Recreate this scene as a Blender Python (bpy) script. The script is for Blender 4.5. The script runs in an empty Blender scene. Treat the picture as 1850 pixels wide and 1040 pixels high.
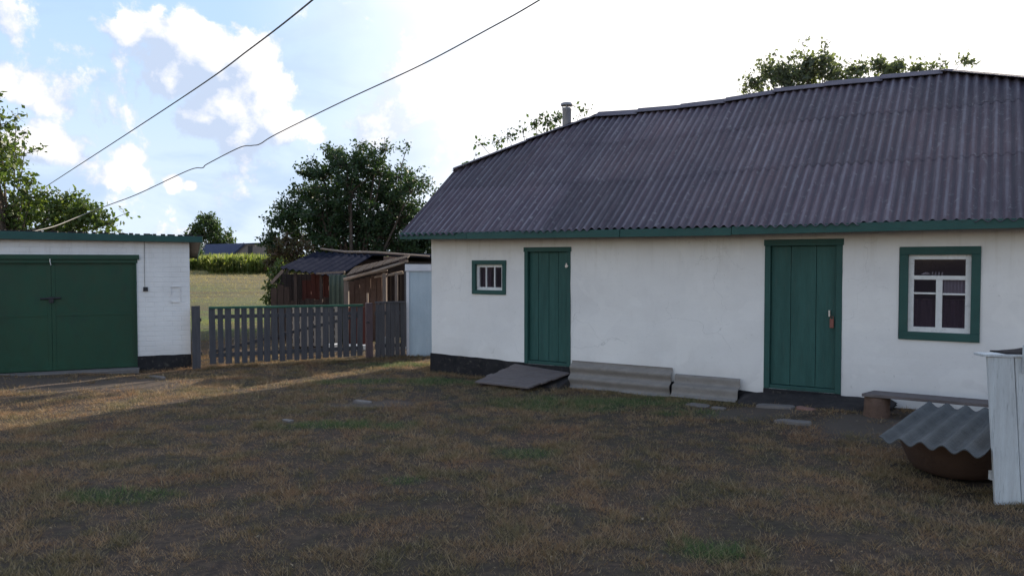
import bpy, bmesh, math, random
import numpy as np
from mathutils import Vector, Matrix, noise as mnoise
R = math.radians
random.seed(7); rng = np.random.default_rng(7)
scene = bpy.context.scene
col = scene.collection

# ------------------------------------------------------------------ camera
F, EYE, PITCH = 1390.0, 1.65, R(1.9)          # focal length in photo pixels (photo is 1850 wide)
cam = bpy.data.cameras.new('camera'); camo = bpy.data.objects.new('camera', cam); col.objects.link(camo)
camo.location = (0, 0, EYE); camo.rotation_euler = (R(90) - PITCH, 0, 0)
cam.sensor_width = 36; cam.lens = 36 * F / 1850; cam.clip_end = 6000; cam.clip_start = .05
scene.camera = camo
scene.view_settings.view_transform = 'Standard'; scene.view_settings.look = 'None'
scene.view_settings.gamma = 1; scene.view_settings.exposure = 0.95
scene.render.resolution_x = 1024; scene.render.resolution_y = 575

# ------------------------------------------------------------------ sun and sky
SUN_AZ, SUN_EL = R(37), R(22)                 # azimuth clockwise from +Y
sv = Vector((math.sin(SUN_AZ) * math.cos(SUN_EL), math.cos(SUN_AZ) * math.cos(SUN_EL), math.sin(SUN_EL)))
sun = bpy.data.lights.new('sun', 'SUN'); sun.energy = 5.0; sun.angle = R(.5); sun.color = (1, .88, .70)
suno = bpy.data.objects.new('sun', sun); col.objects.link(suno)
suno.rotation_euler = (-sv).to_track_quat('-Z', 'Y').to_euler()

def ray(px, py):
    a = (px - 925) / F; b = -(py - 520) / F
    return Vector((a, math.cos(PITCH) + b * math.sin(PITCH), b * math.cos(PITCH) - math.sin(PITCH)))
def at(px, py, Y):                            # world point seen at a photo pixel, at distance Y
    r = ray(px, py); return Vector((0, 0, EYE)) + r * (Y / r.y)
def onz(px, py, z=0.0):
    r = ray(px, py); return Vector((0, 0, EYE)) + r * ((z - EYE) / r.z)

world = bpy.data.worlds.new('World'); scene.world = world; world.use_nodes = True
SKY = .15; XG = .62                            # XG keeps the cloud and haze brightness in step with the exposure
class NT:
    def __init__(s, nt): s.nt = nt
    def n(s, t, **k):
        nd = s.nt.nodes.new(t)
        for a, v in k.items(): setattr(nd, a, v)
        return nd
    def l(s, a, b): s.nt.links.new(a, b)
    def val(s, x, sock):
        if isinstance(x, (int, float)): sock.default_value = x
        elif isinstance(x, (tuple, list, Vector)): sock.default_value = tuple(x) + ((1,) if len(x) == 3 and sock.type == 'RGBA' else ())
        else: s.l(x, sock)
    def m(s, op, a, b=0.0, c=None, clamp=False):
        nd = s.n('ShaderNodeMath', operation=op, use_clamp=clamp); s.val(a, nd.inputs[0]); s.val(b, nd.inputs[1])
        if c is not None: s.val(c, nd.inputs[2])
        return nd.outputs[0]
    def vm(s, op, a, b=(0, 0, 0), scale=None):
        nd = s.n('ShaderNodeVectorMath', operation=op); s.val(a, nd.inputs[0]); s.val(b, nd.inputs[1])
        if scale is not None: s.val(scale, nd.inputs['Scale'])
        return nd.outputs['Value'] if op in ('DOT_PRODUCT', 'LENGTH', 'DISTANCE') else nd.outputs[0]
    def mix(s, f, a, b, mode='MIX'):
        nd = s.n('ShaderNodeMix', data_type='RGBA', blend_type=mode); s.val(f, nd.inputs[0]); s.val(a, nd.inputs[6]); s.val(b, nd.inputs[7]); return nd.outputs[2]
    def noise(s, vec, scale, detail=4, rough=.55, dist=0.0):
        nd = s.n('ShaderNodeTexNoise'); s.val(vec, nd.inputs['Vector']); nd.inputs['Scale'].default_value = scale
        nd.inputs['Detail'].default_value = detail; nd.inputs['Roughness'].default_value = rough; nd.inputs['Distortion'].default_value = dist
        return nd.outputs['Fac']
    def rng(s, x, a, b, c=0.0, d=1.0, smooth=False):
        nd = s.n('ShaderNodeMapRange', interpolation_type='SMOOTHSTEP' if smooth else 'LINEAR'); s.val(x, nd.inputs[0])
        for i, v in enumerate((a, b, c, d)): nd.inputs[i + 1].default_value = v
        return nd.outputs[0]
    def scale(s, vec, v):
        return s.vm('MULTIPLY', vec, v)

def build_world():
    T = NT(world.node_tree); world.node_tree.nodes.clear()
    out = T.n('ShaderNodeOutputWorld'); bg = T.n('ShaderNodeBackground'); bg.inputs['Strength'].default_value = SKY
    sky = T.n('ShaderNodeTexSky', sky_type='NISHITA'); sky.sun_disc = False
    sky.sun_elevation = SUN_EL; sky.sun_rotation = SUN_AZ; sky.air_density = 1.1; sky.dust_density = 1.6; sky.ozone_density = 1.2
    # cumulus density as a function of direction
    g = bpy.data.node_groups.new('cloud_density', 'ShaderNodeTree')
    g.interface.new_socket('Vector', in_out='INPUT', socket_type='NodeSocketVector')
    g.interface.new_socket('Density', in_out='OUTPUT', socket_type='NodeSocketFloat')
    G = NT(g); gi = G.n('NodeGroupInput'); go = G.n('NodeGroupOutput')
    v = gi.outputs[0]
    acc = None
    puffs = [(240, 50, 40), (275, 40, 50), (330, 75, 85), (400, 110, 90), (310, 130, 60), (455, 100, 75), (490, 160, 85), (430, 195, 85), (370, 215, 60),
             (520, 225, 60), (560, 240, 45), (430, 250, 55),
             (5, 150, 42), (50, 165, 38), (75, 190, 22), (75, 258, 48), (108, 272, 32), (30, 262, 38), (232, 282, 30), (215, 318, 34), (250, 325, 28), (315, 330, 26), (345, 335, 18)]
    for (x, y, r) in puffs:
        d = G.vm('DISTANCE', v, ray(x, y).normalized())
        b = G.m('SUBTRACT', 1.0, G.m('DIVIDE', d, r / F), clamp=True)
        acc = b if acc is None else G.m('SMOOTH_MAX', acc, b, .25)
    nz = G.noise(v, 9, 10, .62, .3)
    nz2 = G.noise(v, 38, 6, .6)
    de = G.m('ADD', G.m('MULTIPLY', acc, 1.1), G.m('ADD', G.m('MULTIPLY', G.m('SUBTRACT', nz, .5), 2.5), G.m('MULTIPLY', G.m('SUBTRACT', nz2, .5), .8)))
    de = G.m('MULTIPLY', de, G.rng(acc, 0, .12))
    G.l(de, go.inputs[0])
    tc = T.n('ShaderNodeTexCoord'); d = T.vm('NORMALIZE', tc.outputs['Generated'])
    n1 = T.n('ShaderNodeGroup', node_tree=g); T.l(d, n1.inputs[0])
    n2 = T.n('ShaderNodeGroup', node_tree=g); T.l(T.vm('ADD', d, Vector((.028, -.004, .018))), n2.inputs[0])
    cover = T.m('MULTIPLY', T.rng(n1.outputs[0], .20, .48, smooth=True), .92)
    lit = T.m('ADD', .16, T.m('MULTIPLY', T.m('SUBTRACT', n1.outputs[0], n2.outputs[0]), 1.5), clamp=True)
    thick = T.rng(n1.outputs[0], .3, 1.0)
    ccol = T.mix(lit, tuple(c * XG / SKY for c in (.52, .61, .78)), tuple(c * XG / SKY for c in (1.12, 1.06, 1.03)))
    # faint grey-blue stratus drifts
    st = T.noise(T.scale(d, (1, 1, 2.6)), 5.5, 7, .55, .4)
    stm = T.m('MULTIPLY', T.rng(st, .44, .66, smooth=True), .6)
    el = T.n('ShaderNodeSeparateXYZ'); T.l(d, el.inputs[0])
    skyc = T.mix(1.0, sky.outputs[0], (1.28, 1.02, .90), 'MULTIPLY')
    # thin bright haze around the sun and low over the horizon
    ca = T.vm('DOT_PRODUCT', d, sv)
    veil = T.rng(T.m('ADD', ca, T.m('MULTIPLY', T.m('SUBTRACT', T.noise(d, 3.0, 5), .5), .16)), .60, .90, smooth=True)
    low = T.m('MULTIPLY', T.rng(el.outputs[2], .30, .0, smooth=True), T.rng(ca, -.2, .35, 0, .8))
    pale = tuple(c * XG / SKY for c in (.45, .64, .93)); hor = tuple(c * XG / SKY for c in (.74, .84, .95))
    base = T.mix(T.rng(ca, -.4, .25, 0, .95), skyc, pale)
    base = T.mix(low, base, hor)
    base = T.mix(stm, base, tuple(c * XG / SKY for c in (.42, .56, .77)))
    base = T.mix(T.m('MULTIPLY', cover, T.rng(el.outputs[1], 0, .1)), base, ccol)
    base = T.mix(T.m('MULTIPLY', veil, .93), base, tuple(c * XG / SKY for c in (1.35, 1.30, 1.27)))
    T.l(base, bg.inputs[0]); T.l(bg.outputs[0], out.inputs[0])
build_world()

# ------------------------------------------------------------------ helpers
class MB:
    def __init__(s): s.v = []; s.f = []
    def quad(s, a, b, c, d):
        i = len(s.v); s.v += [tuple(a), tuple(b), tuple(c), tuple(d)]; s.f.append((i, i + 1, i + 2, i + 3))
    def poly(s, pts):
        i = len(s.v); s.v += [tuple(p) for p in pts]; s.f.append(tuple(range(i, i + len(pts))))
    def hexa(s, b, t):                         # bottom four, top four corners (counter-clockwise)
        i = len(s.v); s.v += [tuple(p) for p in b] + [tuple(p) for p in t]
        s.f += [(i + 3, i + 2, i + 1, i), (i + 4, i + 5, i + 6, i + 7)] + [(i + k, i + (k + 1) % 4, i + 4 + (k + 1) % 4, i + 4 + k) for k in range(4)]
    def box(s, x0, x1, y0, y1, z0, z1, j=0.0):
        r = lambda: random.uniform(-j, j)
        s.hexa([(x0 + r(), y0 + r(), z0 + r()), (x1 + r(), y0 + r(), z0 + r()), (x1 + r(), y1 + r(), z0 + r()), (x0 + r(), y1 + r(), z0 + r())],
               [(x0 + r(), y0 + r(), z1 + r()), (x1 + r(), y0 + r(), z1 + r()), (x1 + r(), y1 + r(), z1 + r()), (x0 + r(), y1 + r(), z1 + r())])
    def tube(s, pts, rad, n=8, cap=True):
        pts = [Vector(p) for p in pts]; rads = rad if isinstance(rad, (list, tuple)) else [rad] * len(pts)
        base = len(s.v); up = Vector((0, 0, 1))
        for k, p in enumerate(pts):
            d = (pts[min(k + 1, len(pts) - 1)] - pts[max(k - 1, 0)]).normalized()
            a = d.cross(up if abs(d.z) < .9 else Vector((1, 0, 0))).normalized(); b = d.cross(a)
            for i in range(n):
                t = 2 * math.pi * i / n; s.v.append(tuple(p + (a * math.cos(t) + b * math.sin(t)) * rads[k]))
        for k in range(len(pts) - 1):
            for i in range(n):
                s.f.append((base + k * n + i, base + k * n + (i + 1) % n, base + (k + 1) * n + (i + 1) % n, base + (k + 1) * n + i))
        if cap: s.f.append(tuple(base + i for i in range(n))); s.f.append(tuple(base + (len(pts) - 1) * n + i for i in reversed(range(n))))
    def beam(s, a, b, w, h):                   # rectangular bar from a to b
        a = Vector(a); b = Vector(b); d = (b - a).normalized()
        sd = d.cross(Vector((0, 0, 1)) if abs(d.z) < .95 else Vector((0, 1, 0))).normalized(); up = sd.cross(d)
        c = lambda p: [p - sd * w / 2 - up * h / 2, p + sd * w / 2 - up * h / 2, p + sd * w / 2 + up * h / 2, p - sd * w / 2 + up * h / 2]
        s.hexa(c(a), c(b))
    def lathe(s, prof, n=24, c=(0, 0, 0), wob=0.0):
        base = len(s.v)
        for (r, z) in prof:
            for i in range(n):
                t = 2 * math.pi * i / n; rr = r * (1 + wob * math.sin(3 * t + z * 9) + wob * .6 * math.sin(7 * t))
                s.v.append((c[0] + rr * math.cos(t), c[1] + rr * math.sin(t), c[2] + z))
        for k in range(len(prof) - 1):
            for i in range(n): s.f.append((base + k * n + i, base + k * n + (i + 1) % n, base + (k + 1) * n + (i + 1) % n, base + (k + 1) * n + i))
    def build(s, name, mat, parent=None, smooth=False, bevel=0.0, fix=True):
        me = bpy.data.meshes.new(name); me.from_pydata(s.v, [], s.f); me.update()
        if fix:
            bm = bmesh.new(); bm.from_mesh(me); bmesh.ops.remove_doubles(bm, verts=bm.verts, dist=1e-5) if smooth else None
            bmesh.ops.recalc_face_normals(bm, faces=bm.faces); bm.to_mesh(me); bm.free()
        o = bpy.data.objects.new(name, me); col.objects.link(o)
        if parent: o.parent = parent
        me.materials.append(mat)
        if smooth:
            for p in me.polygons: p.use_smooth = True
        if bevel:
            b = o.modifiers.new('bevel', 'BEVEL'); b.width = bevel; b.segments = 2; b.limit_method = 'ANGLE'
        return o

def np_mesh(name, V, Fc, mat, parent=None, smooth=False):
    V = np.asarray(V, np.float32).reshape(-1, 3); Fc = np.asarray(Fc, np.int32); k = Fc.shape[1]
    me = bpy.data.meshes.new(name); me.vertices.add(len(V)); me.vertices.foreach_set('co', V.ravel())
    me.loops.add(Fc.size); me.loops.foreach_set('vertex_index', Fc.ravel()); me.polygons.add(len(Fc))
    me.polygons.foreach_set('loop_start', np.arange(0, Fc.size, k, dtype=np.int32)); me.update(calc_edges=True); me.validate()
    if smooth: me.polygons.foreach_set('use_smooth', np.ones(len(Fc), bool))
    me.materials.append(mat); o = bpy.data.objects.new(name, me); col.objects.link(o)
    if parent: o.parent = parent
    return o
def tag(o, label, cat, group=None, kind=None):
    if label: o['label'] = label
    if cat: o['category'] = cat
    if group: o['group'] = group
    if kind: o['kind'] = kind
    return o
def thing(name, label, cat, loc=(0, 0, 0), rz=0.0, group=None):
    o = bpy.data.objects.new(name, None); col.objects.link(o); o.location = loc; o.rotation_euler = (0, 0, rz); o.empty_display_size = .2
    return tag(o, label, cat, group)
def n1(x, y=0, z=0): return mnoise.noise(Vector((x, y, z)))
def sst(x, a, b):
    t = np.clip((x - a) / (b - a), 0, 1); return t * t * (3 - 2 * t)

# ------------------------------------------------------------------ materials
def mat(name, rough=.8, spec=.3, metal=0.0):
    m = bpy.data.materials.new(name); m.use_nodes = True; T = NT(m.node_tree)
    b = m.node_tree.nodes['Principled BSDF']; b.inputs['Roughness'].default_value = rough
    b.inputs['Specular IOR Level'].default_value = spec; b.inputs['Metallic'].default_value = metal
    return m, T, b
def bump(T, b, h, strength=.3, dist=.01):
    n = T.n('ShaderNodeBump'); n.inputs['Strength'].default_value = strength; n.inputs['Distance'].default_value = dist
    T.l(h, n.inputs['Height']); T.l(n.outputs[0], b.inputs['Normal'])
def painted(name, c1, c2, rough=.6, sc=3.0, grain=(1, 1, 1), bs=.25, spec=.3, dirt=None, metal=0.0):
    m, T, b = mat(name, rough, spec, metal); tc = T.n('ShaderNodeTexCoord').outputs['Object']
    v = T.scale(tc, grain)
    a = T.noise(v, sc, 6, .6); f = T.noise(v, sc * 9, 5, .6)
    c = T.mix(T.rng(T.m('ADD', a, T.m('MULTIPLY', f, .6)), .55, 1.05), c1, c2)
    if dirt: c = T.mix(T.m('MULTIPLY', T.rng(T.noise(v, sc * 2.7, 8, .7), .56, .72), dirt[1]), c, dirt[0])
    T.l(c, b.inputs['Base Color']); bump(T, b, T.m('ADD', f, a), bs, .006)
    T.l(T.rng(f, .3, .7, rough - .1, min(1, rough + .15)), b.inputs['Roughness'])
    return m
M = {}
M['green'] = painted('green_paint', (.018, .068, .062), (.036, .110, .100), .5, 2.2, (6, 6, .7), .35, .25, ((.05, .095, .085), .65))
M['green_trim'] = painted('green_trim', (.018, .066, .060), (.03, .092, .082), .55, 3, (1, 1, 1), .35, .3, ((.03, .05, .045), .5))
M['green_metal'] = painted('green_metal', (.004, .040, .022), (.007, .058, .032), .42, 1.3, (1, 1, .6), .3, .4, ((.006, .03, .024), .6))
M['white_wood'] = painted('white_wood', (.62, .62, .62), (.76, .76, .76), .6, 5, (2, 2, 2), .3, .3, ((.35, .34, .32), .5))
M['plank_white'] = painted('plank_white', (.43, .44, .45), (.58, .61, .63), .7, 2.5, (9, 9, .8), .5, .2, ((.20, .21, .22), .8))
M['black'] = painted('plinth_black', (.012, .012, .015), (.03, .029, .032), .8, 6, (1, 1, 1), .8, .2, ((.13, .115, .10), .7))
M['fence'] = painted('fence_paint', (.058, .058, .066), (.10, .096, .104), .75, 3, (8, 8, .8), .5, .2, ((.03, .028, .028), .6))
M['fence_green'] = painted('fence_rail', (.03, .085, .06), (.05, .13, .09), .7, 4, (1, 1, 1), .4, .2)
M['redwood'] = painted('redbrown_boards', (.06, .02, .018), (.10, .034, .03), .8, 3, (8, 8, .8), .5, .2, ((.04, .03, .03), .6))
M['oldwood'] = painted('old_wood', (.10, .08, .075), (.17, .14, .125), .85, 3, (9, 9, 1), .7, .15, ((.07, .055, .05), .7))
M['rampwood'] = painted('ramp_wood', (.12, .10, .098), (.20, .17, .165), .85, 6, (1, 9, 3), .8, .15, ((.05, .04, .04), .7))
M['darkwood'] = painted('dark_wood', (.035, .027, .026), (.06, .045, .042), .9, 3, (8, 8, 1), .6, .1)
M['brownwall'] = painted('clay_brown', (.10, .066, .055), (.15, .10, .085), .9, 4, (1, 1, 1), .6, .1, ((.05, .035, .03), .6))
M['log'] = painted('bare_log', (.20, .155, .13), (.29, .23, .19), .8, 5, (3, 3, 3), .5, .15)
M['slate_beige'] = painted('slate_beige', (.20, .18, .165), (.27, .245, .225), .9, 3, (1, 4, 4), .5, .15, ((.14, .13, .10), .55))
M['slate_old'] = painted('slate_weathered', (.058, .062, .066), (.105, .11, .115), .85, 5, (1, 1, 1), .6, .2, ((.03, .034, .03), .7))
M['slate_navy'] = painted('slate_navy', (.010, .012, .022), (.02, .022, .034), .98, 4, (1, 1, 1), .5, .0, ((.03, .03, .035), .6))
M['mossy'] = painted('mossy_slate', (.045, .062, .05), (.085, .105, .085), .85, 4, (5, 5, .6), .5, .2, ((.05, .06, .05), .7))
M['rust'] = painted('rusty_iron', (.06, .036, .028), (.095, .058, .042), .8, 4, (1, 1, 1), .6, .3, ((.05, .03, .025), .8), .25)
M['zinc'] = painted('grey_zinc', (.22, .22, .24), (.33, .33, .35), .5, 8, (1, 1, .4), .3, .4, ((.12, .09, .08), .6), .6)
M['bluewall'] = painted('blue_whitewash', (.36, .45, .54), (.46, .55, .63), .8, 3, (3, 3, .7), .3, .2, ((.28, .32, .36), .5))
M['lip'] = painted('white_lip', (.58, .60, .68), (.70, .71, .76), .7, 5, (1, 1, 1), .3, .2)
M['soffit'] = painted('soffit_boards', (.03, .045, .04), (.05, .07, .06), .8, 4, (1, 6, 1), .3, .1)
M['cable'] = painted('cable_rubber', (.10, .10, .10), (.16, .16, .16), .6, 20)
M['wire'] = painted('wire_pale', (.16, .155, .15), (.22, .21, .20), .6, 20)
M['stump'] = painted('stump_bark', (.10, .065, .05), (.17, .11, .085), .9, 9, (1, 1, 1), .9, .1, ((.04, .03, .03), .7))
M['bark'] = painted('bark', (.07, .055, .045), (.13, .105, .09), .9, 8, (3, 3, .8), .9, .1)
M['dark'] = painted('dark_metal', (.02, .02, .024), (.035, .035, .04), .5, 20)
M['brass'] = painted('pale_metal', (.45, .42, .40), (.6, .57, .55), .35, 20, metal=.7)
M['redmetal'] = painted('reddish_lock', (.20, .07, .055), (.26, .10, .08), .5, 20)
M['felt'] = painted('roofing_felt', (.022, .020, .022), (.05, .045, .045), .85, 7, (1, 1, 1), .9, .15, ((.09, .075, .07), .7))
M['stone'] = painted('paving_stone', (.13, .115, .11), (.2, .18, .17), .9, 7, (1, 1, 1), .7, .15, ((.08, .07, .06), .6))
M['barn_wall'] = painted('barn_grey_brown', (.16, .135, .13), (.22, .19, .18), .9, 1.5, (1, 1, 1), .4, .1)
M['barn_roof'] = painted('barn_navy_roof', (.03, .038, .075), (.045, .055, .10), .8, 1, (3, 1, 1), .4, .2)

def plaster(name, brick=False):
    m, T, b = mat(name, .9, .15); tc = T.n('ShaderNodeTexCoord').outputs['Object']
    a = T.noise(tc, 1.1, 5, .6); f = T.noise(tc, 9, 8, .65); g = T.noise(T.scale(tc, (1, 1, .45)), 3.2, 7, .65)
    c = T.mix(T.rng(a, .3, .7), (.73, .71, .705), (.82, .80, .785))
    c = T.mix(T.m('MULTIPLY', T.rng(g, .52, .75), .16), c, (.50, .49, .485))
    sp = T.noise(tc, 33, 4, .6); c = T.mix(T.m('MULTIPLY', T.rng(sp, .64, .74), .45), c, (.42, .40, .38))
    xyz = T.n('ShaderNodeSeparateXYZ'); T.l(tc, xyz.inputs[0])
    dr = T.noise(T.scale(tc, (7, 7, .5)), 1.4, 6, .7); c = T.mix(T.m('MULTIPLY', T.m('MULTIPLY', T.rng(xyz.outputs[2], 1.3, 1.95), T.rng(dr, .52, .68)), .28), c, (.46, .41, .35))
    # splashed earth low on the wall
    low = T.m('MULTIPLY', T.rng(T.m('ADD', xyz.outputs[2], T.m('MULTIPLY', a, .35)), .62, .34), .22)
    c = T.mix(low, c, (.40, .37, .34))
    vo = T.n('ShaderNodeTexVoronoi', feature='DISTANCE_TO_EDGE'); vo.inputs['Scale'].default_value = 1.3
    wn = T.n('ShaderNodeTexNoise'); T.l(tc, wn.inputs['Vector']); wn.inputs['Scale'].default_value = 3.5; wn.inputs['Detail'].default_value = 6
    T.l(T.vm('ADD', tc, T.vm('SCALE', wn.outputs['Color'], scale=.45)), vo.inputs['Vector'])
    crack = T.m('MULTIPLY', T.rng(vo.outputs['Distance'], .006, .001), T.rng(T.noise(tc, .8, 3), .5, .62))
    c = T.mix(T.m('MULTIPLY', crack, .35), c, (.25, .24, .23))
    pt = T.rng(T.noise(tc, 1.7, 3, .5, .5), .58, .60, 0, .22); c = T.mix(pt, c, (.88, .86, .84))
    h = T.m('ADD', T.m('MULTIPLY', a, 1.6), T.m('ADD', T.m('MULTIPLY', f, .35), T.m('MULTIPLY', g, .5)))
    if brick:
        br = T.n('ShaderNodeTexBrick'); T.l(T.vm('ADD', T.n('ShaderNodeCombineXYZ').outputs[0], (0, 0, 0)), br.inputs['Vector'])
        cb = T.n('ShaderNodeCombineXYZ'); T.l(xyz.outputs[0], cb.inputs[0]); T.l(xyz.outputs[2], cb.inputs[1])
        wv = T.vm('ADD', cb.outputs[0], T.vm('SCALE', T.n('ShaderNodeTexNoise').outputs['Color'], scale=.012)); T.l(wv, br.inputs['Vector'])
        br.inputs['Scale'].default_value = 1; br.inputs['Brick Width'].default_value = .25; br.inputs['Row Height'].default_value = .075
        br.inputs['Mortar Size'].default_value = .007; br.inputs['Mortar Smooth'].default_value = .6
        mask = T.m('MULTIPLY', br.outputs['Fac'], T.rng(g, .35, .6, .35, 1))
        c = T.mix(T.m('MULTIPLY', mask, .14), c, (.34, .34, .35)); h = T.m('SUBTRACT', h, T.m('MULTIPLY', mask, .45))
    T.l(c, b.inputs['Base Color']); bump(T, b, h, .5, .012)
    return m
M['plaster'] = plaster('whitewash'); M['brick'] = plaster('whitewashed_brick', True)

def roof_mat():
    m, T, b = mat('asbestos_roof', .72, .35); tc = T.n('ShaderNodeTexCoord').outputs['Object']
    a = T.noise(tc, .7, 5, .6); f = T.noise(tc, 14, 8, .7); st = T.noise(T.scale(tc, (9, .8, .8)), 2.2, 6, .6)
    c = T.mix(T.rng(a, .35, .65), (.052, .038, .056), (.094, .064, .078))
    c = T.mix(T.m('MULTIPLY', T.rng(st, .45, .7), .55), c, (.13, .12, .14))
    c = T.mix(T.m('MULTIPLY', T.rng(f, .57, .68), .75), c, (.20, .20, .21))     # lichen specks
    c = T.mix(T.m('MULTIPLY', T.rng(T.noise(tc, 5, 6, .7), .55, .75), .5), c, (.03, .03, .045))
    # crests tinted paler, valleys darker, to bring out the waves, sheet columns differ slightly
    xyz = T.n('ShaderNodeSeparateXYZ'); T.l(tc, xyz.inputs[0])
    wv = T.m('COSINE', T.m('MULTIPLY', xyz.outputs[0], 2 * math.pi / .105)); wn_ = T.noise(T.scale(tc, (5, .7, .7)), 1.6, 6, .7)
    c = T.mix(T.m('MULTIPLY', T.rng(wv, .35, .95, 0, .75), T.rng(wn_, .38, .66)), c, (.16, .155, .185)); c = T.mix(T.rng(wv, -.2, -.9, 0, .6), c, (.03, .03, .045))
    wn = T.n('ShaderNodeTexWhiteNoise', noise_dimensions='2D'); cb = T.n('ShaderNodeCombineXYZ')
    T.l(T.m('FLOOR', T.m('DIVIDE', xyz.outputs[0], 1.04)), cb.inputs[0]); T.l(T.m('FLOOR', T.m('DIVIDE', T.m('ADD', xyz.outputs[1], .35), .915)), cb.inputs[1]); T.l(cb.outputs[0], wn.inputs[0])
    c = T.mix(1.0, c, T.mix(wn.outputs[0], (.80, .80, .82), (1.2, 1.15, 1.16)), 'MULTIPLY')
    T.l(c, b.inputs['Base Color']); bump(T, b, f, .5, .006); return m
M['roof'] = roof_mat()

def glass_mat():
    m, T, b = mat('window_glass', .06, .6); b.inputs['Base Color'].default_value = (.05, .042, .06, 1)
    tr = T.n('ShaderNodeBsdfTransparent'); tr.inputs[0].default_value = (.96, .94, .98, 1)
    mx = T.n('ShaderNodeMixShader'); mx.inputs[0].default_value = .28
    T.l(b.outputs[0], mx.inputs[2]); T.l(tr.outputs[0], mx.inputs[1]); T.l(mx.outputs[0], m.node_tree.nodes['Material Output'].inputs[0])
    tc = T.n('ShaderNodeTexCoord').outputs['Object']; bump(T, b, T.noise(tc, 4, 2), .08, .01)
    return m
M['glass'] = glass_mat()
def lace_mat():
    m, T, b = mat('lace', .9, .1); b.inputs['Base Color'].default_value = (.80, .76, .80, 1)
    tc = T.n('ShaderNodeTexCoord').outputs['Object']; x = T.n('ShaderNodeSeparateXYZ'); T.l(tc, x.inputs[0])
    sx = T.m('ABSOLUTE', T.m('SINE', T.m('MULTIPLY', x.outputs[0], 105))); sz = T.m('ABSOLUTE', T.m('SINE', T.m('MULTIPLY', x.outputs[2], 130)))
    al = T.m('MAXIMUM', T.rng(sx, .72, .9), T.m('MULTIPLY', T.rng(sz, .6, .8), .7)); T.l(T.m('MULTIPLY', al, .85), b.inputs['Alpha']); return m
M['lace'] = lace_mat()
M['curtain'] = painted('curtain_cloth', (.09, .06, .07), (.17, .12, .14), .9, 6, (9, 1, .5), .5, .1)

def leaf_mat(name, c1, c2, c3, trans=.45):
    m, T, b = mat(name, .55, .3)
    ge = T.n('ShaderNodeNewGeometry'); r = ge.outputs['Random Per Island']
    big = T.noise(ge.outputs['Position'], .9, 3)
    c = T.mix(r, c1, c2); c = T.mix(T.rng(big, .45, .65), c, c3)
    T.l(c, b.inputs['Base Color'])
    tl = T.n('ShaderNodeBsdfTranslucent'); T.l(T.mix(1.0, c, (1.5, 1.6, .7), 'MULTIPLY'), tl.inputs[0])
    mx = T.n('ShaderNodeMixShader'); mx.inputs[0].default_value = trans
    T.l(b.outputs[0], mx.inputs[1]); T.l(tl.outputs[0], mx.inputs[2]); T.l(mx.outputs[0], m.node_tree.nodes['Material Output'].inputs[0])
    return m
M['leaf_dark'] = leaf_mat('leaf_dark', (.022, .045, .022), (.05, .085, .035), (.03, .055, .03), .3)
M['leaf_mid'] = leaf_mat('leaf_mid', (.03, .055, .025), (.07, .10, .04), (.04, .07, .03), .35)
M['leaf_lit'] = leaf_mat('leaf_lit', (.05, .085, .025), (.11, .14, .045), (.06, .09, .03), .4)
M['leaf_brown'] = leaf_mat('leaf_brown', (.09, .05, .035), (.07, .075, .035), (.06, .04, .03), .35)
M['leaf_pale'] = leaf_mat('leaf_pale', (.08, .095, .07), (.13, .15, .11), (.09, .11, .075), .5)
M['corn'] = leaf_mat('corn_leaf', (.08, .13, .035), (.26, .26, .12), (.14, .17, .055), .4)

# patches of the yard: (x, y, rx, ry)
GREEN = [(-2.15, 10.55, .75, .28), (-1.75, 7.75, .8, .22), (-2.75, 5.4, .4, .2), (1.0, 8.95, 1.25, .5), (-.85, 5.75, .2, .15), (2.0, 8.35, .5, .25), (-1.1, 10.6, .7, .4), (1.15, 4.35, .4, .2),
         (.1, 6.6, .3, .2), (-1.9, 12.3, .8, .3)]
BARE = [(-1.6, 8.9, .45, .22), (-6.2, 10.35, 1.9, .62), (2.6, 8.25, .55, .3), (4.1, 7.5, 1.2, .5)]
def patch_nodes(T, pos, lst):
    acc = None
    for (x, y, rx, ry) in lst:
        d = T.vm('LENGTH', T.vm('DIVIDE', T.vm('MULTIPLY', T.vm('SUBTRACT', pos, (x, y, 0)), (1, 1, 0)), (rx, ry, 1)))
        v = T.m('SUBTRACT', 1.25, d, clamp=True); acc = v if acc is None else T.m('MAXIMUM', acc, v)
    return acc
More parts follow.
